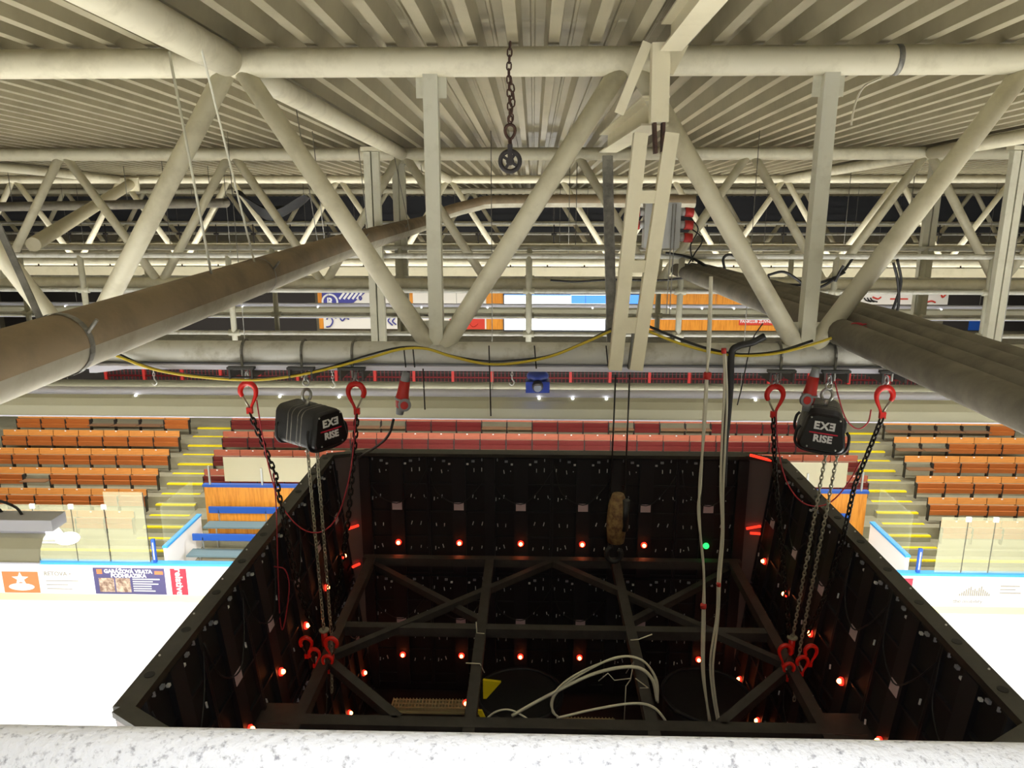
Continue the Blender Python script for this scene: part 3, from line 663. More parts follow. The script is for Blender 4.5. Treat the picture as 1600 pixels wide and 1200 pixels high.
# ------------------------------------------------------------------ scoreboard cube, seen from above
ZT, CXB = CZ-2.84, .235
t = SB = thing('scoreboard', (CXB, 6, 4.6), 'black four-sided scoreboard cube seen from above with red indicator lights', 'scoreboard')
LEAN = R(6.3); CWD, CHT = .723, 1.49
def cab_mesh(sparse=False):
    """back of an LED cabinet: local x along wall, z up (0 at top), -y toward the inside"""
    m = MB(); w, h = CWD, CHT
    m.box((0, .03, -h/2), (w-.006, .05, h-.006), None, 0)
    m.box((0, -.012, -h/2), (.16, .05, h-.02), None, 1)
    for zz in (.02, .34, .68, 1.0, 1.34, 1.47): m.box((0, -.005, -zz), (w-.01, .03, .018), None, 1)
    for sx in (-1, 1): m.box((sx*(w/2-.012), -.005, -h/2), (.018, .04, h-.01), None, 1)
    rnd = random.Random(3)
    for zz in (.16, .50, .84, 1.13):
        for sx in (-.30, -.17, .15, .29):
            if sparse and rnd.random() < .72: continue
            m.box((sx+rnd.uniform(-.03, .03), -.012, -zz+rnd.uniform(-.02, .02)), (.009, .012, .03+rnd.random()*.015), M=Matrix.Rotation(rnd.uniform(-.3, .3), 3, 'Y'), mi=2)
            if rnd.random() < .5: m.box((sx+.05, -.012, -zz-.01), (.01, .012, .01), None, 2)
    for sx in (-.17, .17):
        m.box((sx, -.02, -.05), (.035, .02, .022), None, 3); m.box((sx*.62, -.02, -.085), (.025, .02, .018), None, 2); m.box((sx*1.6, -.02, -.03), (.012, .02, .03), None, 3)
    for sx in (() if sparse else (-.03, .0, .04)): m.box((.33+sx*.4-.33, -.03, -.92), (.012, .012, .012), None, 3)
    return m
DIMW = mat('connector_grey', (150, 152, 160), .5)
proto = cab_mesh().build('led_cabinet', [BLACK2, UPR, SPECK, DIMW], SB, origin=(0, 0, 0))
mb = MB(); mb.box((0, -.044, -.60), (.115, .004, .095)); st = mb.build('sticker', STICK, proto, origin=(0, 0, 0))
mb = MB(); mb.disc((0, -.045, -1.06), (0, 1, 0), .034, .02, 16); mb.ball((0, -.062, -1.06), .021, 1); led = mb.build('indicator_lamp', [LEDR, LEDC], proto, origin=(0, 0, 0))
_tmp = cab_mesh(True).build('led_cabinet', [BLACK2, UPR, SPECK, DIMW], origin=(0, 0, 0)); side_mesh = _tmp.data; bpy.data.objects.remove(_tmp)
led_green_mesh = led.data.copy(); led_green_mesh.materials.clear(); led_green_mesh.materials.append(LEDG); led_green_mesh.materials.append(LEDG)
mb = MB(); mb.tube(catmull([V((-.34, -.03, -.1)), V((-.25, -.05, -.42)), V((0, -.06, -.56)), V((.2, -.05, -.4)), V((.36, -.03, -.15))], 5), .006, 5); mb.build('data_cable', BLKC, proto, origin=(0, 0, 0))
YF, YN = 8.25, 3.75
def place_cab(o, M):
    o.parent = SB; o.matrix_parent_inverse = Matrix.Identity(4); M2 = M.copy(); M2.translation = M.translation - V(SB['_o']); o.matrix_basis = M2
first = True
for row in range(2):
    for i in range(6):
        # far wall
        M = Matrix.Translation((CXB + (i-2.5)*CWD, YF, ZT-.02-row*(CHT+.01)))
        o = proto if first else copy_tree(proto, SB); first = False
        place_cab(o, M)
        kids = {c_.name.split('.')[0]: c_ for c_ in o.children}
        if row == 0 and i == 5: kids['indicator_lamp'].data = led_green_mesh
        if row == 1 and i == 4: bpy.data.objects.remove(kids['indicator_lamp'])
    for s in (-1, 1):
        for i in range(6):
            y = 6.0 + (i-2.5)*CWD
            xt_ = CXB + s*(2.53); Lr = ZT-.02-row*(CHT+.01)
            ux = V((0, s*-1, 0)); uz = V((s*math.sin(LEAN), 0, math.cos(LEAN)))     # top leans outward
            uy = uz.cross(ux)
            M = Matrix((ux, uy, uz)).transposed().to_4x4(); M.translation = V((xt_ - s*math.tan(LEAN)*(ZT-Lr), y, Lr))
            o = copy_tree(proto, SB); o.data = side_mesh; place_cab(o, M)
# uprights, rim flanges, corner sheets
for k in (-3, -1, 1, 3):
    mb = MB(); mb.box((CXB+k*CWD, YF-.03, ZT-1.52), (.12, .09, 3.0)); mb.build('upright', UPR, SB)
mb = MB(); mb.bbox((CXB-3*CWD-.02, YF-.06, ZT-.01), (CXB+3*CWD+.02, YF+.10, ZT+.03))
mb.build('rim_flange', RIM, SB)
for s in (-1, 1):
    xo = CXB+s*2.625
    mb = MB(); mb.bbox((min(xo, xo-s*.13), YN-.05, ZT-.02), (max(xo, xo-s*.13), YF-.12, ZT+.03))
    for i in range(9):
        mb.disc((xo-s*.065, YN+.25+.5*i, ZT+.031), (0, 0, 1), .032, .006, 14, 1); mb.ball((xo-s*.03, YN+.45+.5*i, ZT+.032), .008, 2, 6, 4)
    mb.build('rim_flange', [RIM, BLACK2, SPECK], SB)
    mb = MB()   # outer face sheet of the leaning side
    mb.add([V((xo, YN-.05, ZT)), V((xo, YF-.12, ZT)), V((xo-s*.36, YF-.12, ZT-3.1)), V((xo-s*.36, YN-.05, ZT-3.1)), V((xo-s*.03, YN-.05, ZT)), V((xo-s*.03, YF-.12, ZT)), V((xo-s*.39, YF-.12, ZT-3.1)), V((xo-s*.39, YN-.05, ZT-3.1))],
           [(0, 1, 2, 3), (7, 6, 5, 4), (0, 4, 5, 1), (1, 5, 6, 2), (2, 6, 7, 3), (3, 7, 4, 0)]); mb.build('side_face', BLACK, SB)
    for yy in (YF-.12, YN-.05):     # corner sheet
        far_ = yy > 6
        a = V((CXB+s*3*CWD, YF+.02 if far_ else YN-.3, 0)); b = V((CXB+s*2.58, yy, 0))
        mb = MB(); b2 = b - V((s*.33, 0, 0)); a2 = a
        th = V((s*.03, .05 if far_ else -.05, 0)) * .6
        P_ = [a+V((0, 0, ZT+.0)), b+V((0, 0, ZT)), b2+V((0, 0, ZT-3.1)), a2+V((0, 0, ZT-3.1))]
        Q_ = [p_+th for p_ in P_]
        mb.add(P_+Q_, [(0, 1, 2, 3), (7, 6, 5, 4), (0, 4, 5, 1), (1, 5, 6, 2), (2, 6, 7, 3), (3, 7, 4, 0)]); mb.build('corner_sheet', CHAMF, SB)
        mb = MB(); mb.beam(P_[0]+V((0, 0, .01)), P_[1]+V((0, 0, .01)), .10, .04); mb.build('corner_flange', RIM, SB)
mb = MB(); mb.bbox((CXB-2.3, YN-.35, ZT-3.1), (CXB+2.3, YN-.29, ZT-.02)); mb.build('near_face', BLACK, SB)
mb = MB(); mb.bbox((CXB-2.3, YF, ZT-3.1), (CXB+2.3, YF+.09, ZT)); mb.build('far_face', BLACK, SB)
mb = MB(); mb.bbox((CXB-2.3, YN-.3, ZT-3.2), (CXB+2.3, YF+.05, ZT-3.1)); mb.build('bottom_pan', BLACK, SB)
for xa, xb, y in ((CXB-1.9, CXB-.62, YF-.36), (CXB+.0, CXB+.75, 7.6)):
    mb = MB(); x = xa
    for q in (-.07, 0, .07): mb.bbox((xa, y+q-.012, ZT-3.07), (xb, y+q+.012, ZT-3.03))
    while x < xb: mb.bbox((x, y-.09, ZT-3.06), (x+.012, y+.09, ZT-3.02)); x += .04
    mb.bbox((xa, y-.10, ZT-3.099), (xb, y+.10, ZT-3.08)); mb.build('vent_grille', GRILLE, SB)
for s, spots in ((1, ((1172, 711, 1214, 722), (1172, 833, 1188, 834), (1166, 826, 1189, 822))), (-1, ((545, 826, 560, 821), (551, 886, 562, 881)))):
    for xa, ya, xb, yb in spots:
        mb = MB(); mb.tube([at(xa, ya, YF-.10), at(xb, yb, YF-.12)], .016, 8); mb.build('reflection_bar', REFLB, SB)  # glowing bars drawn where the corner sheets reflect red
# inner steel frame
ZF = CZ-4.05
def fb(a, b, w=.095, h=.095): m = MB(); m.beam(a, b, w, h); return m.build('frame_beam', FRAMEM, SB)
X0, X1 = APL.x, APR.x
fb((X0-.1, 8.0, ZF), (X1+.1, 8.0, ZF)); fb((X0-.05, 6.55, ZF), (X1+.05, 6.55, ZF)); fb((X0-.3, 5.15, ZF), (X1+.3, 5.15, ZF), .12, .12); fb((X0-.3, 3.9, ZF), (X1+.3, 3.9, ZF))
for x in (X0, -.48, .96, X1): fb((x, 3.9, ZF+.01), (x, 8.0, ZF+.01))
fb((.24, 7.95, ZF+.02), (X0, 6.02, ZF+.02), .07, .07); fb((.24, 7.95, ZF+.02), (X1, 6.02, ZF+.02), .07, .07)
fb((X0, 7.95, ZF-.02), (-.5, 6.75, ZF-.02), .07, .07); fb((X1, 7.95, ZF-.02), (.98, 6.75, ZF-.02), .07, .07)
fb((X0, 6.0, ZF+.02), (-1.05, 5.2, ZF+.02), .08, .08); fb((X1, 6.0, ZF+.02), (1.5, 5.2, ZF+.02), .08, .08)
for x in (X0, X1):
    fb((x, 6.0, ZF), (x, 6.0, ZF-1.9), .08, .08); fb((x, 7.95, ZF), (x, 7.95, ZF-1.9), .12, .12)
for x in (X0, X1):
    mb = MB(); mb.bbox((x-.55 if x < 0 else x+.05, 4.9, ZF-.06), (x-.05 if x < 0 else x+.55, 5.35, ZF+.05)); mb.build('mounting_plate', FRAMEM, SB)
mb = MB(); c = at(728, 1098, 7.2); mb.disc(c, (0, 1, 0), .034, .02, 16); mb.ball(c-V((0, .017, 0)), .021, 1); mb.build('indicator_lamp', [LEDR, LEDC], SB)
for pts, lb in (([(744, 972), (745, 989), (757, 990)], 'white tie on the left long frame beam near the middle crossbeam'),
                ([(728, 1036), (750, 1037), (757, 1051)], 'white tie on the left long frame beam above the yellow bracket'),
                ([(985, 1000), (998, 999), (1019, 991)], 'white tie sticking out from the right long frame beam'),
                ([(1000, 1075), (1013, 1075), (993, 1060)], 'white tie on the right long frame beam inside the cable loop'),
                ([(935, 1064), (950, 1052), (960, 1063), (985, 1060)], 'thin white wire bent to a triangle inside the cable loop'),
                ([(978, 1052), (990, 1034), (985, 1062), (978, 1072), (975, 1130)], 'thin white wire looped down beside the right long frame beam')):
    mb = MB(); mb.tube([at(x, y, 5.5) if x > 800 else at(x, y, 5.9) for x, y in pts], .005, 5); tag(mb.build('white_tie', WCAB), lb, 'wire', 'white ties and wires on the frame')
for px_, nm in ((1103, 'round black cable drum in the scoreboard, below the white cables'), (812, 'round black cable drum in the scoreboard, behind the yellow bracket')):
    c = at(px_, 1085, 7.0); tt = thing('cable_drum', tuple(c), nm, 'drum', 'black drums inside the scoreboard')
    mb = MB(); mb.tube([c, c-V((0, 0, .35))], .44, 32); mb.build('drum_body', BLACK2, tt)
    mb = MB(); mb.torus(c, (0, 0, 1), .45, .022, 40, 8); mb.build('drum_rim', UPR, tt)
mb = MB(); p = at(755, 1060, 6.3); mb.prism([(0, 0), (.17, -.02), (.03, -.20), (.0, -.2)], p, (1, 0, 0), (0, 0, 1), .03)
tag(mb.build('yellow_bracket', YSTR), 'small yellow angled bracket beside the black drum', 'bracket')
mb = MB(); mb.prism([(0, 0), (.05, 0), (.12, -.18), (.08, -.18)], at(745, 1108, 6.2), (1, 0, 0), (0, 0, 1), .02)
tag(mb.build('yellow_bracket', YSTR), 'yellow strip leaning beside the lowest red indicator light', 'bracket')

# ------------------------------------------------------------------ light troughs
def trough(Y, xa, xb, z, label, k=1.0):
    t = thing('light_trough', ((xa+xb)/2, Y, z-.4), label, 'light fixture', 'long light troughs')
    mb = MB(); mb.tube([(xa, Y, z-.05), (xb, Y, z-.05)], .075, 14)
    x = xa+.6
    mb.build('housing', LAV, t)
    for s in (-1, 1):
        mb = MB(); pr = [(.07*k, -.08*k), (.15*k, -.12*k), (.22*k, -.22*k), (.27*k, -.36*k)]
        vs = [V((xx, Y+s*a, z+b)) for xx in (xa, xb) for a, b in pr] + [V((xx, Y+s*(a+.006), z+b+.004)) for xx in (xa, xb) for a, b in pr]
        fs = [(k, k+1, 4+k+1, 4+k) for k in range(3)] + [(8+k+1, 8+k, 12+k, 12+k+1) for k in range(3)] + [(3, 11, 15, 7)]
        mb.add(vs, fs); mb.build('reflector', SKIRT, t)
        mb = MB(); mb.bbox((xa, Y+s*.27*k-.012, z-.375*k), (xb, Y+s*.27*k+.012, z-.355*k)); mb.build('rim_strip', LAV, t)
    x = xa+1.3
    while x < xb: mb = MB(); mb.tube([(x, Y, z), (x, Y, zroof(Y)-.02)], .006, 5); mb.build('hanger_rod', GALV, t); x += 3.7
    mb = MB(); mb.tube([(xa+.1, Y, z-.16), (xb-.1, Y, z-.16)], .02, 8); mb.build('lamp_tube', LAMPW, t)
    rnd = random.Random(int(Y*10)+3)
    x = xa+.8
    while x < xb:
        mb = MB(); mb.ball((x, Y-.10, z-.085), .020, 0, 8, 5); mb.build('white_dot', LAMPW, t); x += rnd.choice((.5, .9, 2.2, 3.0))  # small emissive white balls at uneven spacing along the housing
    return t
trough(11.0, -13, 13, CZ-2.77, 'long white light trough crossing in front of the stands')
trough(21.6, -22, 22, CZ-2.88, 'long white light trough crossing in front of the far banners')
tl = trough(6.0, -16, -4.2, CZ-2.73, 'grey light trough ending at left with a bright lamp above the boards', .75)
mb = MB(); mb.ball((-4.06, 6.0, CZ-2.87), (.10, .08, .05), 0, 14, 8); mb.build('end_lamp', LAMPW, tl)
mb = MB(); mb.box((-8.1, 5.98, CZ-2.70), (8.0, .2, .10)); mb.build('ballast_box', mat('trough_grey', (176, 176, 182), .4), tl)
mb = MB(); mb.tube(catmull([V((-5.3, 6.0, CZ-2.64)), V((-4.75, 6.0, CZ-2.52)), V((-4.5, 6.0, CZ-2.57)), V((-4.42, 6.0, CZ-2.68))], 6), .012, 6); mb.tube(catmull([V((-5.3, 6.05, CZ-2.64)), V((-4.8, 6.05, CZ-2.54)), V((-4.62, 6.05, CZ-2.68))], 6), .012, 6); mb.build('cable', BLKC, tl)
mb = MB(); mb.bbox((-4.0, 5.90, ZB1-.13), (3.1, 6.02, ZB1-.092)); mb.prism([(0, 0), (.5, 0), (.06, -.06), (0, -.06)], V((-3.6, 5.90, ZB1-.10)), (1, 0, 0), (0, 0, 1), .01)
tag(mb.build('white_tray', LAV), 'narrow white cable tray running under the nearest bottom chord', 'cable tray')
# blue spotlight
c = at(840, 600, 10.6); t = thing('spotlight', tuple(c), 'blue and black spotlight head under the chord at centre', 'spotlight')
mb = MB(); mb.box(c+V((0, 0, -.02)), (.34, .26, .16)); mb.build('yoke_base', BLUED, t)
mb = MB(); mb.ball(c+V((0, 0, .12)), (.16, .13, .10), 0, 16, 10); mb.build('head', BLUED, t)
mb = MB(); mb.tube([c+V((0, -.10, .0)), c+V((0, -.17, -.02))], [.09, .07], 16); mb.tube([c+V((0, -.17, -.02)), c+V((0, -.18, -.02))], .055, 14, 1); mb.build('lens', [IRON, LENS], t)
for px_, py_, lb in ((241, 592, 'little zinc hook hanging in front of the trough at left'), (520, 596, 'little zinc hook hanging between the left hoist and its right chain'), (800, 592, 'little zinc hook hanging beside the blue spotlight')):
    c = at(px_, py_, 10.2); mb = MB(); chain_mesh(mb, [c+V((0, 0, .22)), c], .04, .006, .026); mb.tube(catmull([c, c+V((.03, 0, -.05)), c+V((0, 0, -.09)), c+V((-.04, 0, -.06))], 4), .01, 6)
    tag(mb.build('hanging_hook', SILV), lb, 'hook', 'little zinc hooks')

# ------------------------------------------------------------------ stands seating
def make_seat(wood, wood2, down=False):
    e = bpy.data.objects.new('bench_seat', None); COL.objects.link(e); e['_o'] = [0, 0, 0]
    mb = MB(); mb.box((0, .03, .70), (.86, .03, .20), Matrix.Rotation(R(-8), 3, 'X')); b = mb.build('backrest', wood, e)
    mb = MB(); mb.box((0, .01, .775), (.05, .012, .035)); mb.build('number_plate', WHITE, b)
    if not down:
        mb = MB(); mb.box((0, -.07, .52), (.84, .035, .17), Matrix.Rotation(R(12), 3, 'X')); mb.box((0, -.10, .36), (.84, .035, .16), Matrix.Rotation(R(12), 3, 'X')); mb.build('seat_board', wood2, e)
    else:
        mb = MB(); mb.box((0, -.16, .42), (.84, .34, .03), Matrix.Rotation(R(-4), 3, 'X')); mb.build('seat_board', BRN, e)
    for s in (-1, 1):
        mb = MB(); mb.box((s*.435, -.05, .34), (.03, .12, .5)); mb.box((s*.435, .05, .62), (.025, .03, .3)); mb.build('bracket', BRKT, e)
    return e
protos = {('o', 0): make_seat(ORG, ORG2), ('o', 1): make_seat(ORG, ORG2, True), ('m', 0): make_seat(MAR, MAR2), ('m', 1): make_seat(MAR, MAR2, True)}
used = {}
def seat(kind, down, x, k, label, group):
    key = (kind, int(down)); p = protos[key]
    o = p if key not in used else copy_tree(p); used[key] = 1
    o.location = (x, row_y(k)+.1, row_z(k)); tag(o, label, 'seat', group)
SW = .885
RN = {5: 'top row', 4: 'second row from top', 3: 'third row from top', 2: 'fourth row from top', 1: 'fifth row from top', 0: 'lowest row behind glass'}
DOWN = {('L', 5, 1), ('L', 5, 2), ('L', 5, 3), ('L', 2, 4), ('R', 5, 0), ('R', 5, 1), ('R', 5, 2), ('R', 5, 3), ('R', 4, 0), ('R', 4, 1), ('R', 3, 0), ('M', 5, 5), ('M', 5, 6), ('M', 5, 10), ('M', 5, 11), ('M', 5, 15), ('M', 5, 17), ('M', 5, 18)}
for k in range(6):
    for i in range(7):
        d = ('L', k, i) in DOWN
        seat('o', d, -AX1-.12-SW*(i+.5), k, 'orange seat %s, left block, %s, %s from aisle' % ('folded down' if d else 'folded up', RN[k], ORD[i]), 'orange bench seats in the left block')
    for i in range(5 if k else 4):
        d = ('R', k, i) in DOWN
        seat('o', d, AX1+.12+SW*(i+.5), k, 'orange seat %s, right block, %s, %s from aisle' % ('folded down' if d else 'folded up', RN[k], ORD[i]), 'orange bench seats in the right block')
for k in (2, 3, 4, 5):
    for i in range(24):
        x = -10.55 + SW*(i+.5) - .07
        if k < 4 and abs(x) < 6.0: continue
        d = ('M', k, i) in DOWN
        n_, side = (i, 'left') if i < 12 else (23-i, 'right')
        seat('m', d, x, k, 'maroon seat %s, middle block, %s, %s from its %s end' % ('folded down' if d else 'folded up', RN[k], ORD[n_], side), 'maroon bench seats in the middle block')
# gallery railing behind the stands
t = thing('gallery_fence', (0, 27.2, row_z(5)), 'red barred railing along the gallery behind the stands', 'railing')
mb = MB(); mb.tube([(-16, 27.2, 4.80), (16, 27.2, 4.80)], .03, 8); mb.tube([(-16, 27.2, 4.35), (16, 27.2, 4.35)], .03, 8); mb.build('rail', FENCE, t)
mb = MB(); x = -16
while x < 16: mb.bbox((x-.012, 27.19, 3.0), (x+.012, 27.21, 4.8)); x += .14
mb.build('bars', FENCE, t)
x = -16
while x < 16.1: mb = MB(); mb.bbox((x-.05, 27.15, 2.9), (x+.05, 27.25, 4.85)); mb.build('post', REDP, t); x += 1.45
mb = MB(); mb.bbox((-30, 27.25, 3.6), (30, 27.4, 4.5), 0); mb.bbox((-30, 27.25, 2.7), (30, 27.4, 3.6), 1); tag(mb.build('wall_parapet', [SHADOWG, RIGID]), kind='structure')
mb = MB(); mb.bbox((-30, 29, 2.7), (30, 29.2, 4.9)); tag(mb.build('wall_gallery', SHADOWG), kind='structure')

# ------------------------------------------------------------------ boards, glass, benches
YB = 18.5
t = thing('rink_boards', (0, YB, 0), 'white rink boards with blue cap rail, yellow kick strip and adverts', 'rink boards')
mb = MB(); mb.bbox((-22, YB, .0), (22, YB+.1, 1.10)); mb.build('board_face', BOARDW, t)
mb = MB(); mb.bbox((-22, YB-.05, 1.10), (22, YB+.16, 1.16)); mb.build('cap_rail', LBLUE, t)
mb = MB(); mb.bbox((-22, YB-.015, 0), (22, YB, .20)); mb.build('kick_strip', KICK, t)
def adv(xa, xb, za, zb, m, name='advert'):
    mb = MB(); mb.bbox((xa, YB-.012, za), (xb, YB, zb)); return mb, m
yA = YB-.014
def MA(x, z, rot=0): return panelM((x, yA, z), (1, 0, 0), (0, 0, 1)) @ Matrix.Rotation(rot, 4, 'Z')
mb = MB(); mb.bbox((-11.95, YB-.012, .22), (-9.98, YB, 1.0)); mb.bbox((-11.82, yA, .28), (-11.4, YB, .70), 2); mb.bbox((-11.36, yA, .28), (-10.95, YB, .70), 2)
text_mesh(mb, 'GARÁŽOVÁ VRATA', MA(-10.98, .90), .15, 1, .006); text_mesh(mb, 'PODHRAZSKÁ', MA(-10.98, .77), .15, 1, .006)
mb.bbox((-11.85, yA, .82), (-11.7, YB, .96), 3); mb.bbox((-10.25, yA, .82), (-10.02, YB, .92), 3)
for i, w in enumerate((.75, .55, .7, .5, .5, .6)): mb.bbox((-10.88, yA, .66-.07*i), (-10.88+w, YB, .69-.07*i), 1)
mb.build('advert', [NAVY, WHITE, ADPIC, ADORG], t)['label'] = 'navy advert with white lettering'
mb = MB(); mb.bbox((-9.82, YB-.012, .22), (-9.38, YB, 1.0)); text_mesh(mb, 'relative', MA(-9.6, .61, -PI/2), .27, 1, .006); mb.build('advert', [ADRED, WHITE], t)['label'] = 'red upright advert'
mb = MB(); mb.bbox((-14.5, YB-.012, .22), (-13.5, YB, .85)); mb.prism([((.24 if i % 2 == 0 else .10)*math.sin(PI*i/5), (.2 if i % 2 == 0 else .09)*math.cos(PI*i/5)) for i in reversed(range(10))], V((-14.0, yA+.01, .64)), (1, 0, 0), (0, 0, 1), .014, 1); mb.prism([(.36*math.sin(2*PI*i/20), .11*math.cos(2*PI*i/20)) for i in reversed(range(20))], V((-14.0, yA+.01, .40)), (1, 0, 0), (0, 0, 1), .014, 1); mb.build('advert', [ADORG, WHITE], t)['label'] = 'orange advert'
mb = MB(); text_mesh(mb, 'RETOVA •', MA(-12.95, .80), .17, 0, .003)
for i, w in enumerate((.7, .6, .9)): mb.bbox((-13.3, yA, .34+.12*i), (-13.3+w, YB, .36+.12*i))
mb.build('advert', LGREY, t)
mb = MB()
for i, h in enumerate((.06, .09, .14, .19, .23, .27, .18, .21, .16, .24, .28, .19, .15, .11, .07)): mb.bbox((11.35+i*.055, yA, .52), (11.385+i*.055, YB, .52+h))
for i, w in enumerate((.5, .4, .55)): mb.bbox((12.4, yA, .80-.1*i), (12.4+w, YB, .83-.1*i))
text_mesh(mb, 'the mobility', MA(11.6, .36), .16, 0, .001); mb.build('advert', LGREY, t)
mb = MB(); mb.bbox((9.75, YB-.012, .22), (10.1, YB, 1.0)); mb.build('advert', ADRED, t)['label'] = 'red advert'
mb = MB(); mb.bbox((13.2, YB-.012, .22), (14.2, YB, .9)); mb.build('advert', ADRED, t)['label'] = 'red advert'
def glass(xa, xb, z1, label, y=YB+.06, m=GLASS, clips=True):
    t = thing('glass_pane', ((xa+xb)/2, y, 1.16), label, 'glass pane', 'rink glass panes')
    mb = MB(); mb.bbox((xa+.008, y-.008, 1.162), (xb-.008, y+.008, z1)); mb.build('sheet', m, t)
    mb = MB(); mb.bbox((xb-.014, y-.010, 1.162), (xb+.002, y+.010, z1-.01)); mb.build('seam_gasket', SEAM, t)
    if clips: mb = MB(); mb.box((xb, y, z1-.05), (.13, .05, .13)); mb.build('clip', WHITE, t)
x = -16.2
GN = ['third', 'second', 'first']
xs = [-16.6, -15.5, -14.45, -13.4, -12.35, -11.45]
for i in range(5): glass(xs[i], xs[i+1], 2.80, 'clear rink glass pane left of the scoreboard, %s from the bench gate' % ORD[5-i])
glass(-11.43, -10.35, 3.18, 'taller rink glass pane next to the left blue gate post', clips=False)
xs = [10.65, 11.35, 12.05, 13.1, 14.15, 15.2]
for i in range(5): glass(xs[i], xs[i+1], 2.72, 'clear rink glass pane right of the scoreboard, %s from the bench gate' % ORD[i])
for s, lb in ((-1, 'left'), (1, 'right')):
    t = thing('gate_post', (s*10.22, YB+.05, 1.16), 'blue gate post standing on the boards beside the %s glass' % lb, 'post', 'blue gate posts')
    mb = MB(); mb.box((s*10.22, YB+.05, 1.50), (.09, .07, .68)); mb.build('post_body', BLUE, t)
    mb = MB(); text_mesh(mb, 'HOKEJ', panelM((s*10.22, YB+.013, 1.5), (0, 0, 1), (-1, 0, 0)), .09, 0, .002) if False else mb.box((s*10.22, YB+.013, 1.5), (.03, .004, .5)); mb.build('white_stripe', WHITE, t)
    # slanting partition with blue top
    t = thing('bench_partition', (s*10.0, 19.6, .4), 'white bench partition with light blue top rail, %s of the scoreboard' % lb, 'partition', 'bench partitions')
    mb = MB(); mb.bbox((s*10.0-.04, YB+.2, .3), (s*10.0+.04, 20.9, 1.5)); mb.build('panel', BOARDW, t)
    mb = MB(); mb.bbox((s*10.0-.07, YB+.2, 1.5), (s*10.0+.07, 20.9, 1.56)); mb.build('top_rail', LBLUE, t)
    mb = MB(); mb.bbox((s*10.0-.03, YB+.25, 1.57), (s*10.0+.03, 20.6, 2.7)); mb.build('side_glass', CLEARG, t)
    # pine back wall of the bench with blue coping and milky sheet
    t = thing('pine_wall', (s*7.7, 21.3, .6), 'varnished pine back wall of the %s players bench with blue coping' % lb, 'bench wall', 'pine bench walls')
    xa, xb = sorted((s*9.95, s*4.6))
    mb = MB(); mb.bbox((xa, 21.28, .4), (xb, 21.36, 2.28)); mb.build('boarding', PINE, t)
    mb = MB(); mb.bbox((xa-.03, 21.24, 2.28), (xb+.03, 21.40, 2.36)); mb.build('coping', BLUE, t)
    t = thing('milky_screen', (s*7.5, 21.32, 2.36), 'milky plastic screen on the %s pine wall with a white post' % lb, 'screen', 'milky screens')
    xa, xb = sorted((s*9.3, s*5.0))
    mb = MB(); mb.bbox((xa, 21.31, 2.45), (xb, 21.33, 3.22)); mb.build('sheet', MILK, t)
    mb = MB(); mb.box((s*8.15, 21.28, 2.62), (.05, .05, .54)); mb.box((s*9.75, 21.28, 2.65), (.05, .05, .6)); mb.build('support_post', SILV, t)
    def bench(y, zs, xe, label):
        t = thing('players_bench', (s*7.5, y, .5), label, 'bench', 'players benches')
        xa, xb = sorted((s*xe, s*4.8))
        mb = MB(); mb.box(((xa+xb)/2, y+.28, zs+.36), (xb-xa, .05, .20)); mb.build('back_rail', BLUE, t)
        mb = MB(); mb.box(((xa+xb)/2, y, zs), (xb-xa, .45, .05)); mb.build('seat_board', BENCHG, t)
        for f in (.06, .35, .65, .94):
            x = xa+(xb-xa)*f
            mb = MB(); mb.bbox((x-.02, y-.02, .36), (x+.02, y+.02, zs-.03)); mb.box((x, y+.27, zs+.15), (.03, .03, .4)); mb.build('leg', SILV, t)
    bench(20.75, 1.28, 9.75 if s < 0 else 9.4, 'rear players bench with blue back rail, %s of the scoreboard' % lb)
    bench(19.55, .95, 9.75 if s < 0 else 8.9, 'front players bench with blue back rail, %s of the scoreboard' % lb)

# ------------------------------------------------------------------ far wall dressings
YW = 35.95
def flat(name, pxa, pya, pxb, pyb, m, label, cat, group=None, th=.04, Y=YW):
    a, b = at(pxa, pya, Y), at(pxb, pyb, Y)
    mb = MB(); mb.bbox((a.x, Y-th, b.z), (b.x, Y, a.z)); return tag(mb.build(name, m), label, cat, group)
tag(flat('wall_cladding', 496, 452, 1300, 517, PINE, None, None), kind='structure')
Yb = YW-.05
a, b = at(503, 455, Yb), at(641, 514, Yb)
t = thing('hanging_banner', tuple(b), 'white banner with a blue left part and scribbled blue drawing on far wall', 'banner', 'banners on the far wall')
mb = MB(); mb.bbox((a.x, Yb-.02, b.z), (b.x, Yb, a.z)); mb.build('cloth', BANW, t)
w, h = b.x-a.x, a.z-b.z
mb = MB(); mb.prism([(0, 0), (w*.52, 0), (w*.36, -h*.30), (w*.17, -h*.36), (w*.05, -h*.52), (0, -h*.5)], V((a.x, Yb-.045, a.z)), (1, 0, 0), (0, 0, 1), -.01 if False else .01); mb.build('blue_patch', BANB, t)
mb = MB(); c = V((a.x+w*.09, Yb-.06, a.z-h*.28)); mb.torus(c, (0, 1, 0), .36, .05, 24, 5); text_mesh(mb, 'R', panelM(c, (1, 0, 0), (0, 0, 1)), .5, 0, .02)
for i in range(5): q = V((a.x+w*(.2+.05*i), Yb-.06, a.z-h*.2)); mb.beam(q, q+V((.25, 0, .3)), .10, .02, (0, 1, 0))
mb.build('emblem', WHITE, t)
mb = MB()
for pts in ([(.04, .75), (.07, .66), (.11, .78), (.08, .92), (.03, .95)], [(.14, .72), (.18, .66), (.22, .78), (.26, .7), (.30, .74)], [(.2, .42), (.24, .36), (.3, .44), (.27, .5)], [(.78, .68), (.75, .78), (.8, .9)], [(.83, .7), (.80, .79), (.84, .88)], [(.44, .12), (.455, .18), (.44, .22), (.428, .16), (.44, .12)]):
    mb.tube(catmull([V((a.x+w*p[0], Yb-.06, a.z-h*p[1])) for p in pts], 5), .035, 5)
mb.build('print', BANB, t)
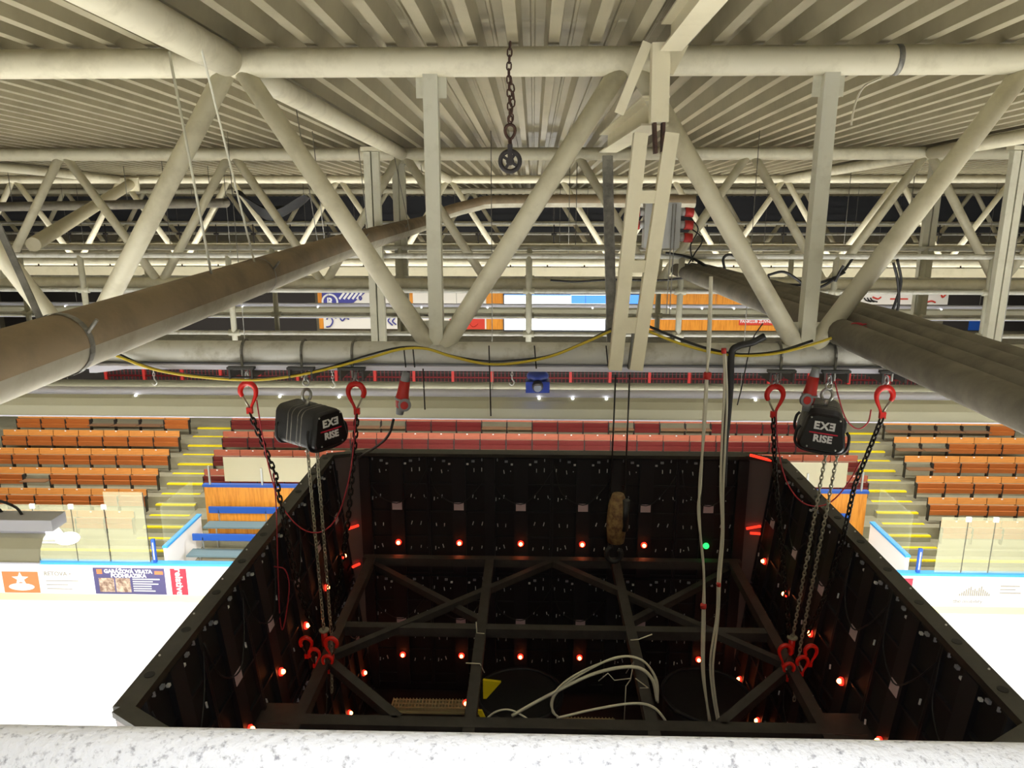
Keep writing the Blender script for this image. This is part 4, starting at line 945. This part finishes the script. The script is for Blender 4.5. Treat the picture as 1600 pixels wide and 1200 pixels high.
a, b = at(645, 456, Yb), at(760, 514, Yb)
t = thing('hanging_banner', tuple(b), 'white banner with red drawing at its lower right corner on far wall', 'banner', 'banners on the far wall')
Y2 = Yb-.03
mb = MB(); mb.bbox((a.x, Y2-.02, b.z), (b.x, Y2, a.z)); mb.build('cloth', BANW, t)
w, h = b.x-a.x, a.z-b.z
mb = MB(); mb.prism([(w*.98, -h*.68), (w*.98, -h), (w*.62, -h), (w*.68, -h*.86), (w*.8, -h*.72)], V((a.x, Y2-.03, a.z)), (1, 0, 0), (0, 0, 1), .008); mb.build('red_patch', BANR, t)
mb = MB()
for pts in ([(.5, .75), (.56, .7), (.62, .78), (.55, .9)], [(.7, .9), (.76, .8), (.82, .92), (.88, .84)], [(.6, .94), (.66, .88)]):
    mb.tube(catmull([V((a.x+w*p[0], Y2-.05, a.z-h*p[1])) for p in pts], 5), .04, 5)
mb.build('print', BANR, t)
t = thing('video_screen', tuple(at(866, 516, Yb)), 'glowing white video screen with a blue strip on the far wall', 'screen')
Y3 = Yb-.06
a, b = at(788, 460, Y3), at(1002, 517, Y3)
mb = MB(); mb.bbox((a.x-.06, Y3, b.z-.06), (b.x+.06, Y3+.05, a.z+.06)); mb.build('bezel', WALLD, t)
mb = MB(); mb.bbox((a.x+.4, Y3+.05, b.z+.3), (b.x-.4, YW-.04, b.z+.5)); mb.build('wall_mount', IRON, t)
mb = MB(); q = at(945, 516, Y3); mb.bbox((a.x, Y3-.02, q.z), (q.x, Y3, a.z)); mb.build('display', SCREEN, t)
mb = MB(); mb.bbox((a.x+(q.x-a.x)*.66, Y3-.03, a.z-.42), (q.x, Y3-.021, a.z-.02)); mb.bbox((a.x, Y3-.03, a.z-.05), (a.x+(q.x-a.x)*.66, Y3-.021, a.z-.0)); mb.bbox((q.x+.0, Y3-.02, a.z-.42), (b.x, Y3, a.z)); mb.build('display_strip', SCREENB, t)
a, b = at(1155, 497, Yb), at(1214, 508, Yb)
t = thing('hanging_banner', tuple(b), 'narrow red banner with white lettering on the pine cladding', 'banner', 'banners on the far wall')
mb = MB(); mb.bbox((a.x, Yb-.02, b.z), (b.x, Yb, a.z)); mb.build('cloth', BANR, t)
mb = MB(); text_mesh(mb, 'FANKLUB ZLIVNETE', panelM(((a.x+b.x)/2, Yb-.03, (a.z+b.z)/2), (1, 0, 0), (0, 0, 1)), .19, 0, .004); mb.build('lettering', WHITE, t)
a, b = at(1318, 452, Yb), at(1480, 476, Yb)
t = thing('hanging_banner', tuple(b), 'white banner with small red and black marks at far right', 'banner', 'banners on the far wall')
mb = MB(); mb.bbox((a.x, Yb-.02, b.z), (b.x, Yb, a.z)); mb.build('cloth', BANW, t)
w, h = b.x-a.x, a.z-b.z
mb = MB()
for pts in ([(.28, .5), (.33, .62), (.36, .5)], [(.7, .8), (.74, .7), (.78, .85), (.84, .75), (.88, .85)], [(.92, .2), (.94, .5), (.97, .3)]): mb.tube(catmull([V((a.x+w*p[0], Yb-.05, a.z-h*p[1])) for p in pts], 4), .04, 5)
mb.bbox((a.x+w*.45, Yb-.03, a.z-h*.68), (a.x+w*.62, Yb-.02, a.z-h*.58))
mb.build('red_marks', BANR, t)
mb = MB()
for k in range(3): mb.tube(catmull([V((a.x+w*(.2+.03*k), Yb-.05, a.z-h*.55)), V((a.x+w*(.22+.03*k), Yb-.05, a.z-h*.72)), V((a.x+w*(.27+.03*k), Yb-.05, a.z-h*.82))], 4), .03, 5)
mb.build('black_marks', BLKC, t)
for pa, pb, m, lb in (((310, 455), (345, 470), BLUE, 'blue seats block patch far left of the banners'), ((1405, 496), (1425, 516), BLUE, 'blue panel at far right, left of its twin'), ((1515, 496), (1545, 516), BLUE, 'blue panel at far right, at the edge of view'), ((190, 455), (245, 480), BANW, 'plain white board on the far wall at left')):
    flat('wall_board', *pa, *pb, m, lb, 'wall board', 'small boards on the far wall', Y=YW-.02)
for i, (pa, pb) in enumerate((((0, 455), (190, 517)), ((250, 455), (495, 517)), ((1480, 455), (1600, 517)), ((1305, 478), (1400, 517)))):
    tag(flat('dark_opening_%d' % (i+1), *pa, *pb, SHADOWG, None, None, th=.015), kind='structure')  # thin dark sheets standing for openings in the far wall

# ------------------------------------------------------------------ foreground pipe rail
mb = MB(); a, b = at(-150, 1184, 1.07), at(1750, 1221, 1.07); a, b = a.lerp(b, -2.0), a.lerp(b, 3.0); mb.tube([a.lerp(b, i/20) for i in range(21)], .055, 32)
tag(mb.build('guard_rail', FROST), 'chalky white mottled guard rail pipe across the very front', 'rail')

# ------------------------------------------------------------------ light
def area(name, loc, sx, sy, power, rgb=(1, .96, .86), rot=(0, 0, 0), spread=None):
    l = bpy.data.lights.new(name, 'AREA'); l.shape = 'RECTANGLE'; l.size = sx; l.size_y = sy; l.energy = power; l.color = rgb
    if spread: l.spread = R(spread)
    o = bpy.data.objects.new(name, l); COL.objects.link(o); o.location = loc; o.rotation_euler = rot; return o
WL = (1, .965, .90)
area('trough_light', (0, 11, CZ-3.0), 25, .2, 3600, WL)
area('trough_light', (-10.1, 6, CZ-3.1), 11.5, .2, 2000, WL)
area('trough_light', (10.5, 6, CZ-3.1), 11.5, .2, 2000, WL)
area('trough_light', (0, 1, CZ-3.0), 30, .2, 4000, WL)
area('trough_light', (0, -5, CZ-3.0), 30, .2, 3800, WL)
area('trough_light', (0, 21.6, CZ-3.25), 40, .2, 1700, WL)
area('added_uplight', (0, 20.35, CZ-1.9), 40, .3, 420, WL, rot=(PI, 0, 0))  # added uplight hidden behind the side beam, brightens third truss and deck
area('gallery_light', (0, 32, 8.0), 40, .5, 1800, WL)
w = bpy.data.worlds.new('world'); S.world = w; w.use_nodes = True
w.node_tree.nodes['Background'].inputs[0].default_value = (.9, .92, .8, 1); w.node_tree.nodes['Background'].inputs[1].default_value = .02
# flash of the camera that took the picture
l = bpy.data.lights.new('camera_flash', 'AREA'); l.size = .08; l.energy = 27; l.color = (.93, .96, 1)
o = bpy.data.objects.new('camera_flash', l); COL.objects.link(o); o.location = (0.05, 0.0, CZ+.06); o.rotation_euler = camo.rotation_euler

S.view_settings.view_transform = 'Standard'; S.view_settings.look = 'None'; S.view_settings.gamma = 1; S.view_settings.exposure = .15
S.view_settings.use_curve_mapping = False
S.cycles.max_bounces = 8; S.cycles.diffuse_bounces = 5; S.cycles.transparent_max_bounces = 12; S.cycles.sample_clamp_indirect = 6
for r_ in ROOTS:
    if '_o' in r_: del r_['_o']
for p_ in protos.values():
    pass
for o_ in S.objects:
    if '_o' in o_: del o_['_o']
